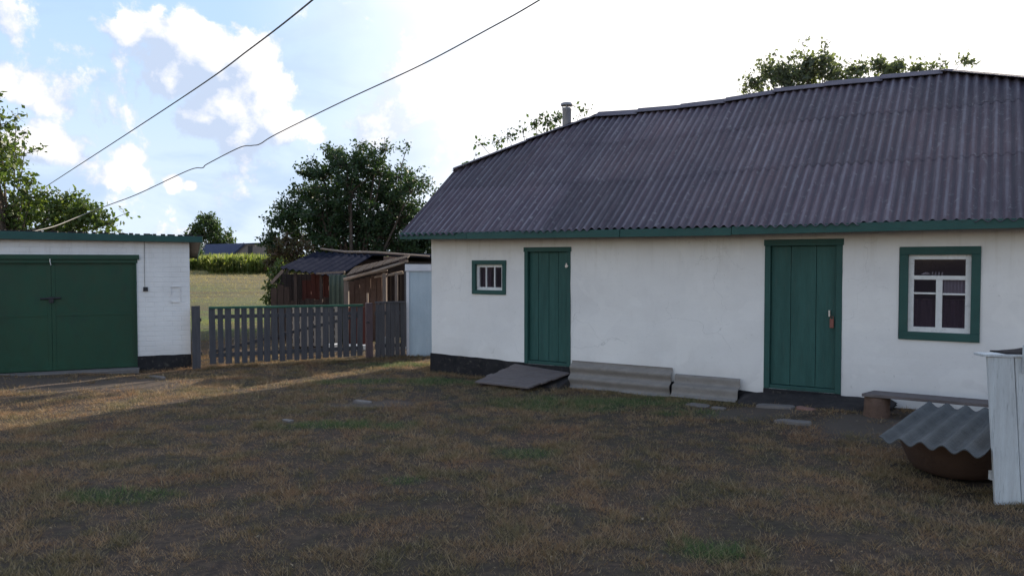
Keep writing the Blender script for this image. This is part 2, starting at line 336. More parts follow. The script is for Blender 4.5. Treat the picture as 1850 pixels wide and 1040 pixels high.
def ground_colour(T, fine=True):
    pos = T.n('ShaderNodeNewGeometry').outputs['Position']
    flat = T.scale(pos, (1, 1, 0))
    a = T.noise(flat, .55, 5, .6); b_ = T.noise(flat, 2.3, 6, .65, .4); f = T.noise(flat, 16, 6, .7)
    c = T.mix(T.rng(a, .38, .62), (.11, .078, .055), (.18, .124, .083))
    c = T.mix(T.rng(b_, .44, .60, 0, .85), c, (.070, .068, .040))
    c = T.mix(T.rng(T.noise(flat, 1.1, 5, .6, .6), .52, .68, 0, .75), c, (.155, .085, .058))
    g = T.m('MULTIPLY', patch_nodes(T, pos, GREEN), T.rng(T.m('ADD', T.m('MULTIPLY', f, .5), T.m('MULTIPLY', b_, .5)), .40, .56, 0, 1.7), clamp=True)
    c = T.mix(T.m('MINIMUM', g, .8), c, (.036, .085, .032))
    xyz = T.n('ShaderNodeSeparateXYZ'); T.l(pos, xyz.inputs[0])
    # the field behind: green verge, then mown straw
    fy = T.m('ADD', xyz.outputs[1], T.m('MULTIPLY', T.m('SUBTRACT', T.noise(flat, .12, 4), .5), 14))
    fieldm = T.rng(fy, 15, 19, smooth=True)
    fc = T.mix(T.rng(fy, 27, 36, smooth=True), (.12, .175, .04), (.21, .19, .09)); fc = T.mix(T.rng(T.noise(flat, .09, 5, .6), .46, .58, 0, .7), fc, (.13, .16, .06))
    fc = T.mix(T.rng(T.noise(T.scale(pos, (.25, 1.0, 0)), .35, 6, .65, .5), .48, .60, 0, .8), fc, (.13, .11, .06))
    fur = T.m('ABSOLUTE', T.m('SUBTRACT', T.m('SUBTRACT', xyz.outputs[1], T.m('MULTIPLY', xyz.outputs[0], -1.1)), T.m('ADD', 46, T.m('MULTIPLY', T.noise(flat, .5, 4), 4)))); fc = T.mix(T.rng(fur, .9, .3, 0, .75), fc, (.07, .06, .04))
    c = T.mix(fieldm, c, fc)
    return pos, xyz, c, f, b_
def ground_mat():
    m, T, b = mat('ground', .95, .1); pos, xyz, c, f, b_ = ground_colour(T)
    c = T.mix(T.m('MULTIPLY', T.rng(xyz.outputs[1], 20, 12), .45), c, (.045, .036, .032)); c = T.mix(T.rng(f, .36, .58, 0, .85), c, (.04, .032, .029))
    br = T.m('MULTIPLY', patch_nodes(T, pos, BARE), T.rng(b_, .3, .55, 1, 2.6), clamp=True)
    c = T.mix(T.m('MULTIPLY', br, .6), c, T.mix(f, (.085, .066, .055), (.15, .122, .105)))
    T.l(c, b.inputs['Base Color']); bump(T, b, T.m('ADD', f, T.m('MULTIPLY', b_, 2)), .8, .03); return m
M['ground'] = ground_mat()
def grass_mat():
    m, T, b = mat('grass_blades', .7, .2); pos, xyz, c, f, b_ = ground_colour(T)
    r = T.n('ShaderNodeNewGeometry').outputs['Random Per Island']
    straw = T.mix(T.rng(r, .55, 1.0, 0, .75), T.mix(1.0, c, (1.85, 1.72, 1.42), 'MULTIPLY'), (.46, .355, .225))
    c2 = T.mix(T.rng(r, .0, .15, .5, 0), straw, (.095, .105, .05))
    T.l(c2, b.inputs['Base Color'])
    tl = T.n('ShaderNodeBsdfTranslucent'); T.l(c2, tl.inputs[0]); mx = T.n('ShaderNodeMixShader'); mx.inputs[0].default_value = .35
    T.l(b.outputs[0], mx.inputs[1]); T.l(tl.outputs[0], mx.inputs[2]); T.l(mx.outputs[0], m.node_tree.nodes['Material Output'].inputs[0])
    return m
M['grass'] = grass_mat()

# ------------------------------------------------------------------ house frame (local x along the front wall, y into the house)
HA = Vector((-1.208, 11.535, 0)); HROT = -R(32.0); hu = Vector((math.cos(HROT), math.sin(HROT), 0)); hn = Vector((-math.sin(HROT), math.cos(HROT), 0))
GA = Vector((-5.01, 11.96, 0)); GROT = R(23.0); gu = Vector((math.cos(GROT), math.sin(GROT), 0)); gn = Vector((-math.sin(GROT), math.cos(GROT), 0))
def onwall(px, py, A, u, n, off=0.0):
    o = Vector((0, 0, EYE)); r = ray(px, py); P = o + r * ((A + n * off - o).dot(n) / r.dot(n)); return (P - A).dot(u), P.z

# ------------------------------------------------------------------ ground
def hgt(x, y):
    x = np.asarray(x, float); y = np.asarray(y, float)
    z = .84 * sst(y, 22, 87)
    t = (x - HA.x) * hu.x + (y - HA.y) * hu.y; w = (x - HA.x) * hn.x + (y - HA.y) * hn.y
    z = z + .09 * sst(t, 4.1, 5.6) * sst(w, -1.5, -.2) * (1 - sst(w, 3, 6)) * (1 - sst(t, 11, 14))
    s = (x - GA.x) * gu.x + (y - GA.y) * gu.y; q = (x - GA.x) * gn.x + (y - GA.y) * gn.y
    z = z + .05 * (1 - sst(s, -2.6, -.4)) * sst(q, -2.0, -.2) * (1 - sst(q, 6, 9))
    k = (1 - sst(np.hypot(x, y - 8), 18, 40))
    z = z + k * (.012 * np.sin(x * 2.1 + 1.3 * np.sin(y * 1.7)) * np.sin(y * 1.9 + .7) + .007 * np.sin(x * 5.3 + y * 3.1) * np.sin(y * 4.7 - x * 2))
    z = z + (1 - k) * .12 * np.sin(x * .07 + 1) * np.sin(y * .11 + x * .02) * (np.hypot(x, y) < 400)
    return z
def spaced(lo, hi, fine, a, b):
    s = list(np.arange(a, b, fine)); v = b; st = fine
    while v < hi: s.append(v); st *= 1.18; v += st
    v = a; st = fine
    while v > lo: st *= 1.18; v -= st; s.append(v)
    return np.array(sorted(s))
gx = spaced(-3000, 3000, .12, -10, 9); gy = spaced(-3000, 4500, .12, 2.5, 16)
XX, YY = np.meshgrid(gx, gy); ZZ = hgt(XX, YY)
nx, ny = len(gx), len(gy); ii = (np.arange(ny - 1)[:, None] * nx + np.arange(nx - 1)[None, :]).ravel()
tag(np_mesh('ground', np.stack([XX, YY, ZZ], -1), np.stack([ii, ii + 1, ii + nx + 1, ii + nx], 1), M['ground'], smooth=True), 'patchy dry yard ground running out into the mown field', 'ground', kind='structure')

# ------------------------------------------------------------------ house
house = thing('white_cottage', 'long low whitewashed cottage with dark corrugated roof, green doors and windows', 'house', HA, HROT)
HL, HD = 9.0, 4.5
def vnoise(x, z, s=0): return .013 * n1(x * .9, z * 1.1, s) + .008 * n1(x * 3.1, z * 3.3, s + 5) + .003 * n1(x * 8, z * 8, 2)
def wall_panel(mb, length, z1, openings, place, depth=.14, step=.09, base=None):
    xs = set(np.round(np.arange(0, length + 1e-6, step), 4)) | {length}; zs = set(np.round(np.arange(0, z1, step), 4)) | {z1}
    for (a, b, c, d) in openings: xs |= {a, b}; zs |= {c, d}
    def clean(s, keep):
        s = sorted(s); out = []
        for v in s:
            if v in keep or all(abs(v - k) > .02 for k in keep): out.append(v)
        return out
    kx = {o[0] for o in openings} | {o[1] for o in openings} | {0, length}; kz = {o[2] for o in openings} | {o[3] for o in openings} | {0, z1}
    xs = clean(xs, kx); zs = clean(zs, kz)
    idx = {}
    def vert(x, z):
        if (x, z) not in idx: idx[(x, z)] = len(mb.v); mb.v.append(tuple(place(x, vnoise(x, z), z)))
        return idx[(x, z)]
    for i in range(len(xs) - 1):
        for j in range(len(zs) - 1):
            mx_, mz = (xs[i] + xs[i + 1]) / 2, (zs[j] + zs[j + 1]) / 2
            if any(a < mx_ < b and c < mz < d for (a, b, c, d) in openings): continue
            mb.f.append((vert(xs[i], zs[j]), vert(xs[i + 1], zs[j]), vert(xs[i + 1], zs[j + 1]), vert(xs[i], zs[j + 1])))
    for (a, b, c, d) in openings:
        for (p, q) in (((a, c), (a, d)), ((a, d), (b, d)), ((b, d), (b, c)), ((b, c), (a, c))):
            mb.quad(place(p[0], vnoise(*p), p[1]), place(q[0], vnoise(*q), q[1]), place(q[0], depth, q[1]), place(p[0], depth, p[1]))
D1 = (1.63, 2.35, .25, 1.85); D2 = (4.89, 5.73, .19, 1.905); W1 = (.75, 1.33, 1.20, 1.675); W2 = (6.29, 7.03, .84, 1.805)
mb = MB(); wall_panel(mb, HL, 2.02, [D1, D2, W1, W2], lambda x, y, z: (x, y, z))
SL = math.tan(R(38)); RW, RZ, EZ, OV = 2.60, 2.06 + 2.60 * math.tan(R(38)), 2.06, .35
HB = 1.36                                       # half-hip starts this far in from the eave
def roofz(w): return EZ + min(w, 2 * RW - w) * SL
for x in (0, HL):
    pts = [(x, 0, 0), (x, HD, 0), (x, HD, 2.0), (x, HD + OV - HB, roofz(HB) - .03), (x, HB - OV, roofz(HB) - .03), (x, 0, 2.0)]
    mb.poly(pts if x else pts)
mb.quad((0, HD, 0), (HL, HD, 0), (HL, HD, 2.02), (0, HD, 2.02))
mb.build('wall', M['plaster'], house)
# floor inside so the rooms read dark
fl = MB(); fl.box(.05, HL - .05, .15, HD - .05, .10, .14); fl.box(3.2, 3.28, .16, HD - .06, .15, 1.98); fl.build('floor', M['darkwood'], house)
fl = MB(); fl.box(.02, HL - .02, .02, HD - .02, 2.03, 2.06); fl.build('ceiling', M['darkwood'], house)
# black plinth with an uneven top
pl = MB()
N = 90
def ptop(x): return max(.02, .29 - .018 * x - (.05 if x > 2.4 else 0) - .03 * max(0, x - 4)) + .012 * n1(x * 4, 3)
for (x0, x1) in ((-.012, D1[0]), (D1[0], D1[1]), (D1[1], D2[0]), (D2[0], D2[1]), (D2[1], HL + .012)):
    k = max(1, int((x1 - x0) / .09))
    for i in range(k):
        a = x0 + (x1 - x0) * i / k; b = x0 + (x1 - x0) * (i + 1) / k
        ta, tb = ptop(a), ptop(b)
        if x0 == D1[0]: ta, tb = .249, .249
        if x0 == D2[0]: ta, tb = .189, .189
        o = .028
        pl.hexa([(a, -o, -.2), (b, -o, -.2), (b, .02, -.2), (a, .02, -.2)], [(a, -o + .01, ta), (b, -o + .01, tb), (b, .02, tb), (a, .02, ta)])
pl.hexa([(-.03, .02, -.2), (0.004, .02, -.2), (0.004, HD, -.2), (-.03, HD, -.2)], [(-.02, .02, .29), (.004, .02, .29), (.004, HD, .29), (-.02, HD, .29)])
pl.build('plinth', M['black'], house)

# corrugated roof: real waves, rows of sheets lapping over each other
WAVE, AMP = .105, .018
T0, T1 = -.30, HL + .30
RA, RB = T0 + 2.0, T1 - 2.75                     # ridge ends
def wmax(t):
    if t < RA: return HB + (RW - HB) * (t - T0) / (RA - T0)
    if t > RB: return HB + (RW - HB) * (T1 - t) / (T1 - RB)
    return RW
def sag(t, w):
    k = min(max(w / RW, 0), 1)
    return -k * (.09 * math.exp(-((t - 2.3) / 1.3) ** 2) + .05 * math.exp(-((t - 3.6) / .6) ** 2)) + .012 * n1(t * 1.3, w)
def front_slope(mb, flip=False):
    ts = np.arange(T0, T1 + 1e-6, WAVE / 8)
    rows = [(-.025, 1.02), (.92, 1.93), (1.83, RW)]
    for ri, (w0, w1) in enumerate(rows):
        base = len(mb.v); nw = 6
        for ti, t in enumerate(ts):
            top = wmax(t); a = min(w0, top); b = min(w1, top)
            sh = int((t - T0) / 1.04)
            lift = .0035 + .001 * ((sh * 7 + ri * 3) % 3); ph = .0
            wob = .012 * (((sh * 3 + ri * 5) % 7) / 3 - 1) if ri else .012 * (((sh * 3) % 5) / 2 - 1)
            for j in range(nw + 1):
                w = a + (b - a) * j / nw + (wob if j == 0 and a < top else 0)
                z = EZ + .015 + w * SL + AMP * math.cos(2 * math.pi * (t + ph) / WAVE) + lift * (1 - j / nw) + ri * .0012 + sag(t, w)
                mb.v.append((t, (HD - (w - OV)) if flip else w - OV, z))
        for ti in range(len(ts) - 1):
            for j in range(nw):
                p = base + ti * (nw + 1) + j; q = p + nw + 1
                mb.f.append((p, q, q + 1, p + 1))
mb = MB(); front_slope(mb); front_slope(mb, True)
# half-hip faces at both ends
ys = np.arange(HB - OV - .0, HD + OV - HB, WAVE / 8)
for (xe, xr) in ((T0, RA), (T1, RB)):
    base = len(mb.v); nj = 5; sgn = 1 if xr > xe else -1
    zb = EZ + HB * SL; zt = EZ + RW * SL
    for y in ys:
        w = min(y + OV, HD + OV - y); top = max(0, (w - HB) / (RW - HB))
        for j in range(nj + 1):
            k = -.04 + (top + .04) * j / nj
            mb.v.append((xe + (xr - xe) * k, y, zb + (zt - zb) * k + .05 + AMP * math.cos(2 * math.pi * y / WAVE) * (.3 + .7 * min(1, (top - k) * 5 if top > k else 0)) + sag(xe + (xr - xe) * k, w)))
    for i in range(len(ys) - 1):
        for j in range(nj):
            p = base + i * (nj + 1) + j; mb.f.append((p, p + nj + 1, p + nj + 2, p + 1))
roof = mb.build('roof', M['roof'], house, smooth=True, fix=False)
# ridge and hip caps, short lapped pieces
mb = MB()
def cap(p0, p1, wd, k, drop=.62):
    p0 = Vector(p0); p1 = Vector(p1); n = max(1, int((p1 - p0).length / k)); d = (p1 - p0).normalized(); sd = d.cross(Vector((0, 0, 1))).normalized()
    for i in range(n):
        a = p0.lerp(p1, i / n) - d * .03; b = p0.lerp(p1, (i + 1) / n); j = random.uniform(-.004, .004)
        sa = Vector((0, 0, sag(a.x, RW) + .018 + j)); sb = Vector((0, 0, sag(b.x, RW) + j)); a = a + sa; b = b + sb
        w2 = wd * random.uniform(.85, 1.15); ln = Vector((0, 0, -w2 * drop)); th = Vector((0, 0, .008))
        for sg in (-1, 1):
            e = sd * sg * w2 + ln
            mb.hexa([a, b, b + e, a + e], [a + th, b + th, b + e + th, a + e + th])
RH = EZ + RW * SL + .038; yc = RW - OV; hb = HB - OV; HBZ = EZ + HB * SL + .05
cap((RA, yc, RH), (RB, yc, RH), .13, .62)
for (xe, xr) in ((T0, RA), (T1, RB)):
    cap((xe, hb, HBZ), (xr, yc, RH), .10, .9, .3); cap((xe, HD - hb, HBZ), (xr, yc, RH), .10, .9, .3)
mb.build('ridge_cap', painted('ridge_cap_slate', (.08, .072, .095), (.14, .125, .155), .8, 4, (1, 1, 1), .5, .2, ((.08, .08, .09), .6)), roof)
# barge boards on the verges
for x in (T0 + .02, T1 - .02):
    for sgn in (0, 1):
        f_ = lambda w: (w - OV) if not sgn else HD - (w - OV)
        b_ = MB(); b_.hexa([(x - .012, f_(0), EZ - .07), (x + .012, f_(0), EZ - .07), (x + .012, f_(HB), EZ - .07 + HB * SL), (x - .012, f_(HB), EZ - .07 + HB * SL)],
                           [(x - .012, f_(0), EZ - .005), (x + .012, f_(0), EZ - .005), (x + .012, f_(HB), EZ - .005 + HB * SL), (x - .012, f_(HB), EZ - .005 + HB * SL)])
        b_.build('barge_board', M['green_trim'], house)
# green eave boards
joints = [T0 - .01, .90, 3.22, 4.60, T1 + .01]
zz = [1.992, 1.975, 1.962, 1.958, 1.985]
for i in range(4):
    a, b = joints[i] + .003, joints[i + 1] - .003; za, zb = zz[i], zz[i + 1]; o = .004 * (i % 2)
    if i == 3: za += .006
    m_ = MB(); m_.hexa([(a, -OV - .012 - o, za), (b, -OV - .012 - o, zb), (b, -OV + .012 - o, zb), (a, -OV + .012 - o, za)], [(a, -OV - .012 - o, za + .095), (b, -OV - .012 - o, zb + .095), (b, -OV + .012 - o, zb + .095), (a, -OV + .012 - o, za + .095)])
    m_.build('eave_board', M['green_trim'], house, bevel=.003)
m_ = MB(); m_.box(T0, T1, -OV + .014, .0, 2.012, 2.028); m_.box(T0, T1, HD, HD + OV, 2.012, 2.028); m_.build('soffit', M['soffit'], house)
# chimney pipe
cx_, cy_ = 1.12, yc - .05
cz = EZ + RW * SL - .24
mb = MB(); mb.lathe([(.075, -.3), (.075, .32), (.078, .325), (.078, .345), (.068, .345), (.068, -.3)], 20, (cx_, cy_, cz))
ch = mb.build('chimney_pipe', M['zinc'], house, smooth=True)
mb = MB()
for k in range(4): a = k * math.pi / 2 + .4; mb.box(cx_ + .07 * math.cos(a) - .006, cx_ + .07 * math.cos(a) + .006, cy_ + .07 * math.sin(a) - .006, cy_ + .07 * math.sin(a) + .006, cz + .3, cz + .40)
mb.lathe([(.0, .44), (.06, .435), (.1, .42), (.105, .40), (.105, .385), (.09, .385), (0, .40)], 20, (cx_, cy_, cz)); mb.build('chimney_cap', M['zinc'], ch, smooth=False)

# doors
def door(op, nplank, fw, hinge_side, has):
    a, b, c, d = op
    mb = MB(); y0, y1 = .045, .08
    edges = [a + fw]
    for i in range(nplank - 1): edges.append(a + fw + (b - a - 2 * fw) * ((i + 1) / nplank + random.uniform(-.03, .03)))
    edges.append(b - fw)
    for i in range(nplank):
        j = random.uniform(-.003, .003); mb.box(edges[i] + .0025, edges[i + 1] - .0025, y0 + j, y1 + j, c + .05, d - fw + .004)
    mb.box(edges[0], edges[-1], y1 + .004, y1 + .03, c + .05, d - fw)
    dr = mb.build('door', M['green'], house, bevel=.002)
    fr = MB(); w0 = fw
    fr.box(a, a + fw, -.012, .1, c, d - fw); fr.box(b - fw, b, -.012, .1, c, d - fw); fr.box(a - .01, b + .01, -.016, .1, d - fw, d + .008); fr.box(a + fw, b - fw, .0, .1, c, c + .045)
    fr.build('door_frame', M['green_trim'], dr, bevel=.004)
    return dr
random.seed(3)
d1 = door(D1, 4, .055, 0, 1)
mb = MB(); mb.tube([(2.30, -.03, 1.60), (2.30, .0, 1.60)], .022, 10); mb.box(2.292, 2.308, -.035, -.02, 1.58, 1.64); mb.build('latch', M['brass'], d1)
d2 = door(D2, 3, .065, 0, 1)
mb = MB(); xh, zh = onwall(1498, 566, HA, hu, hn); mb.box(xh - .008, xh + .008, .005, .045, zh - .035, zh + .035); mb.build('handle', M['brass'], d2)
mb = MB(); mb.box(xh + .005, xh + .045, .01, .044, zh - .16, zh - .06); mb.tube([(xh + .01, .025, zh - .06), (xh + .01, .025, zh - .035), (xh + .04, .025, zh - .035), (xh + .04, .025, zh - .06)], .005, 6); mb.build('padlock', M['redmetal'], d2)

# windows
def frame_rect(mb, a, b, c, d, w, y0, y1):
    mb.box(a, b, y0, y1, d - w, d); mb.box(a, b, y0, y1, c, c + w); mb.box(a, a + w, y0, y1, c + w, d - w); mb.box(b - w, b, y0, y1, c + w, d - w)
def window(op, cas, fw, bars):
    a, b, c, d = op
    mb = MB(); frame_rect(mb, a, b, c, d, fw, .028, .075)
    for bar in bars: mb.box(bar[0], bar[1], .034 + bar[4], .07, bar[2], bar[3])
    w = mb.build('window', M['white_wood'], house, bevel=.003)
    mb = MB(); frame_rect(mb, a - cas, b + cas, c - cas, d + cas, cas + .004, -.022, .026); mb.build('casing', M['green_trim'], w, bevel=.004)
    return w
a, b, c, d = W1 = (.75, 1.33, 1.20, 1.675)
i1 = (.82, 1.265, 1.262, 1.62)
w1 = window((a + .055, b - .055, c + .05, d - .05), .055, .045, [(.955, .975, 1.26, 1.61, 0), (1.10, 1.12, 1.26, 1.61, 0)])
for (p, q) in ((.85, .955), (.975, 1.10), (1.12, 1.235)):
    g_ = MB(); g_.box(p, q, .050, .054, 1.285, 1.59); g_.build('pane', M['glass'], w1)
g_ = MB(); g_.quad((.85, .115, 1.25), (1.0, .12, 1.25), (1.0, .12, 1.62), (.85, .115, 1.62)); g_.build('curtain', M['curtain'], w1)
a, b, c, d = W2 = (6.29, 7.03, .84, 1.805)
ia, ib, ic, idd = a + .085, b - .075, c + .075, d - .07
tr = 1.49; mid = (ia + ib) / 2
w2 = window((ia, ib, ic, idd), .08, .055, [(ia + .05, ib - .05, tr - .022, tr + .022, 0), (mid - .03, mid + .03, ic + .05, tr - .022, -.004), (ia + .05, mid - .03, 1.315, 1.335, .006), (mid + .03, ib - .05, 1.31, 1.33, .006)])
for (p, q, r_, s_) in ((ia + .055, ib - .055, tr + .022, idd - .055), (ia + .055, mid - .03, 1.335, tr - .022), (mid + .03, ib - .055, 1.33, tr - .022), (ia + .055, mid - .03, ic + .055, 1.315), (mid + .03, ib - .055, ic + .055, 1.31)):
    g_ = MB(); g_.box(p, q, .050, .054, r_, s_); g_.build('pane', M['glass'], w2)
g_ = MB(); g_.quad((mid + .02, .072, 1.33), (ib - .05, .072, 1.33), (ib - .05, .072, tr - .02), (mid + .02, .072, tr - .02)); g_.build('lace_curtain', M['lace'], w2)
g_ = MB()
for k in range(14):
    x0 = ia + .05 + k * (ib - ia - .1) / 14; x1 = x0 + (ib - ia - .1) / 14; o = .02 * (k % 2)
    g_.quad((x0, .17 + o, ic), (x1, .19 - o, ic), (x1, .19 - o, 1.26), (x0, .17 + o, 1.26))
g_.build('curtain', M['curtain'], w2)
g_ = MB(); g_.tube([(ia + .12, .09, 1.522), (ia + .16, .09, 1.535), (ia + .20, .09, 1.53)], [.006, .014, .005], 8)
for k in range(4): g_.tube([(ia + .22 + k * .03, .09, 1.512), (ia + .225 + k * .03, .09, 1.55)], .006, 6)
g_.build('knick_knacks', M['white_wood'], w2)

# ------------------------------------------------------------------ garage
gar = thing('garage', 'low flat roofed garage of whitewashed brick with wide green door', 'garage', GA, GROT)
GLn, GDp = 4.6, 5.0
dl, dr_ = onwall(247, 560, GA, gu, gn)[0], None
xr = dl; xl = xr - 2.75
lz = onwall(120, 458, GA, gu, gn)[1]
mb = MB(); wall_panel(mb, GLn, 1.98, [(GLn + xl, GLn + xr, 0.0, 1.70)], lambda x, y, z: (x - GLn, y * .6, z if z < 1.9 else z + (-(x - GLn)) * .012), .2)
mb.poly([(0, 0, 0), (0, GDp, 0), (0, GDp, 1.78), (0, 0, 1.98)]); mb.poly([(-GLn, 0, 0), (-GLn, GDp, 0), (-GLn, GDp, 1.78), (-GLn, 0, 2.03)]); mb.quad((-GLn, GDp, 0), (0, GDp, 0), (0, GDp, 1.79), (-GLn, GDp, 1.79))
# low relief rectangle left by a bricked-up niche
nx0, nz0 = onwall(308, 546, GA, gu, gn); nx1, nz1 = onwall(326, 517, GA, gu, gn)
for q in ((nx0, nx1, nz0, nz0 + .012), (nx0, nx1, nz1 - .012, nz1), (nx0, nx0 + .012, nz0 + .014, nz1 - .014), (nx1 - .012, nx1, nz0 + .014, nz1 - .014)): mb.box(q[0], q[1], -.011, .004, q[2], q[3])
mb.build('wall', M['brick'], gar)
sx, sz = onwall(263, 522, GA, gu, gn)
mb = MB(); mb.box(sx - .032, sx + .032, -.025, .01, sz - .032, sz + .032); mb.build('switch_box', M['dark'], gar, bevel=.004)
mb = MB(); mb.tube([(sx - .01, -.012, sz + .03), (sx - .012, -.012, sz + .3), (sx - .006, -.012, 1.97)], .0035, 6); mb.build('conduit', M['wire'], gar)
mb = MB(); k = 14
for i in range(k):
    a = xr + .0 - 0 + (0.012 - xr) * i / k; b = xr + (0.012 - xr) * (i + 1) / k
    za, zb = .225 + .012 * n1(a * 6, 1), .225 + .012 * n1(b * 6, 1); mb.hexa([(a, -.025, -.2), (b, -.025, -.2), (b, .02, -.2), (a, .02, -.2)], [(a, -.02, za), (b, -.02, zb), (b, .02, zb), (a, .02, za)])
mb.build('plinth', M['black'], gar); mb = MB(); mb.hexa([(-GLn, -.025, -.2), (xl, -.025, -.2), (xl, .02, -.2), (-GLn, .02, -.2)], [(-GLn, -.02, .22), (xl, -.02, .22), (xl, .02, .22), (-GLn, .02, .22)])
mb.build('plinth', M['black'], gar)
mb = MB(); o1, o2 = .17, .10
fl_, fr_ = (-GLn - .2, -o2), (o1, -o2); bl_, br_ = (-GLn - .2, GDp + .15), (o1, GDp + .15)
zf = lambda x: 1.985 + .0135 * (-x); zb_ = 1.74
mb.hexa([(fl_[0], fl_[1], zf(fl_[0])), (fr_[0], fr_[1], zf(fr_[0])), (br_[0], br_[1], zb_), (bl_[0], bl_[1], zb_)], [(fl_[0], fl_[1], zf(fl_[0]) + .06), (fr_[0], fr_[1], zf(fr_[0]) + .05), (br_[0], br_[1], zb_ + .06), (bl_[0], bl_[1], zb_ + .06)])
rf = mb.build('roof', M['felt'], gar)
mb = MB(); mb.hexa([(fl_[0], -o2 - .02, zf(fl_[0]) - .05), (o1 + .02, -o2 - .02, zf(o1) - .025), (o1 + .02, -o2 - .002, zf(o1) - .025), (fl_[0], -o2 - .002, zf(fl_[0]) - .05)],
                   [(fl_[0], -o2 - .02, zf(fl_[0]) + .085), (o1 + .02, -o2 - .02, zf(o1) + .065), (o1 + .02, -o2 - .002, zf(o1) + .065), (fl_[0], -o2 - .002, zf(fl_[0]) + .085)])
mb.hexa([(o1 + .002, -o2, zf(o1) - .03), (o1 + .02, -o2, zf(o1) - .03), (o1 + .02, GDp + .15, zb_ - .06), (o1 + .002, GDp + .15, zb_ - .06)], [(o1 + .002, -o2, zf(o1) + .06), (o1 + .02, -o2, zf(o1) + .06), (o1 + .02, GDp + .15, zb_ + .08), (o1 + .002, GDp + .15, zb_ + .08)])
mb.build('fascia', M['green_trim'], rf, bevel=.004)
# ribbed top edge of roofing felt
mb = MB()
for i in range(60):
    x = fl_[0] + (o1 - fl_[0]) * (i + random.uniform(-.3, .3)) / 60; s_ = random.uniform(.006, .018)
    mb.box(x, x + random.uniform(.04, .09), -o2 - .015, -o2 + .12, zf(x) + .055, zf(x) + .075 + s_ + .012 * (-x) / 4)
mb.build('felt_edge', M['felt'], rf)
seam = onwall(93, 560, GA, gu, gn)[0]
def gdoor(x0, x1):
    mb = MB(); mb.box(x0, x1, .03, .05, .06, 1.70)
    d_ = mb.build('garage_door_leaf', M['green_metal'], gar, bevel=.003)
    mb = MB()
    mb.box(x0, x1, .024, .029, .07, .12); mb.box(x0, x1, .024, .029, 1.62, 1.69); mb.box(x0, x0 + .05, .025, .029, .122, 1.618); mb.box(x1 - .05, x1, .025, .029, .122, 1.618)
    mb.box(x0 + .052, x1 - .052, .025, .029, .86, .90); mb.build('stiffener', M['green_metal'], d_, bevel=.002)
    return d_
gdoor(xl + .01, seam - .0015); g2 = gdoor(seam + .0015, xr - .012)
mb = MB(); mb.tube([(seam - .14, .0, 1.12), (seam + .12, .0, 1.13)], .014, 8); mb.box(seam - .03, seam + .03, -.01, .012, 1.06, 1.15); mb.build('bolt', M['dark'], g2)
mb = MB(); mb.box(xl - .05, xr + .045, -.035, .02, 1.695, 1.765); mb.box(xl, xr + .02, -.012, .02, 1.64, 1.694); ln_ = mb.build('lintel', M['green_metal'], gar, bevel=.004)
mb = MB(); mb.box(xr - .012, xr + .006, -.02, .06, .05, 1.69); mb.build('door_post', M['green_metal'], gar); mb = MB(); mb.box(xl - .006, xl + .012, -.02, .06, .05, 1.69); mb.build('door_post', M['green_metal'], gar)
mb = MB(); mb.tube([(seam, -.045, 1.70), (seam, -.05, 1.66), (seam + .01, -.05, 1.61)], .007, 6); mb.build('hook', M['brass'], ln_)
mb = MB(); mb.box(xl - .05, xr + .03, -.22, .1, -.1, .055, .012); mb.build('threshold', M['stone'], gar, bevel=.01)
# ------------------------------------------------------------------ cables
def cable(name, label, pts, rad, m):
    mb = MB(); P = [Vector(p) for p in pts]; out = []
    for i in range(len(P) - 1):
        p0, p1, p2, p3 = P[max(i - 1, 0)], P[i], P[i + 1], P[min(i + 2, len(P) - 1)]
        for k in range(10):
            t = k / 10; out.append(.5 * ((2 * p1) + (p2 - p0) * t + (2 * p0 - 5 * p1 + 4 * p2 - p3) * t * t + (3 * p1 - p0 - 3 * p2 + p3) * t ** 3))
    out.append(P[-1]); mb.tube(out, rad, 7); o = mb.build(name, m, None, smooth=True); return tag(o, label, 'cable')
cable('overhead_cable', 'thick straight dark cable running up to the top edge from the left tree', [at(60, 352, 24), at(100, 326, 22), at(330, 176, 13.2), at(450, 90, 10.6), at(565, 0, 8.6), at(760, -170, 6.4), at(1150, -520, 4.2)], .0105, M['cable'])
cable('overhead_wire', 'thin kinked pale wire running from the garage roof up across the sky',
      [at(25, 428, 11.25), at(60, 418, 11.4), at(100, 408, 12.2), at(150, 388, 13), at(200, 369, 13), at(250, 350, 12.6), at(340, 308, 11.9), at(366, 303, 11.7), at(375, 296, 11.6), at(432, 267, 11.2), at(455, 263, 11), at(470, 260, 10.9), at(500, 242, 10.6), at(620, 183, 9.7), at(760, 118, 8.7), at(880, 54, 7.9), at(972, 2, 7.4), at(1250, -170, 5.6)], .0075, M['wire'])

# ------------------------------------------------------------------ fence and gate
GREENTOP = M['fence_green']
def pickets(P0, P1, z0, z1, n, wd, parent_fn, name='picket', zt=None, j=.01):
    d = (P1 - P0); L = d.length; d.normalize()
    for i in range(n):
        s = (i + .5) * L / n + random.uniform(-.006, .006); c = P0 + d * s; w_ = wd * random.uniform(.85, 1.12); ln = random.uniform(-.012, .012)
        a0 = z0 + random.uniform(-.01, .015); a1 = z1 + random.uniform(-j, j)
        mb = MB(); nn = Vector((-d.y, d.x, 0)) * .009
        A, B = c - d * w_ / 2, c + d * w_ / 2; A2, B2 = A + d * ln, B + d * ln
        mb.hexa([A - nn + Vector((0, 0, a0)), B - nn + Vector((0, 0, a0)), B + nn + Vector((0, 0, a0)), A + nn + Vector((0, 0, a0))], [A2 - nn + Vector((0, 0, a1)), B2 - nn + Vector((0, 0, a1)), B2 + nn + Vector((0, 0, a1)), A2 + nn + Vector((0, 0, a1))])
        mb.build(name, M['fence'], parent_fn)
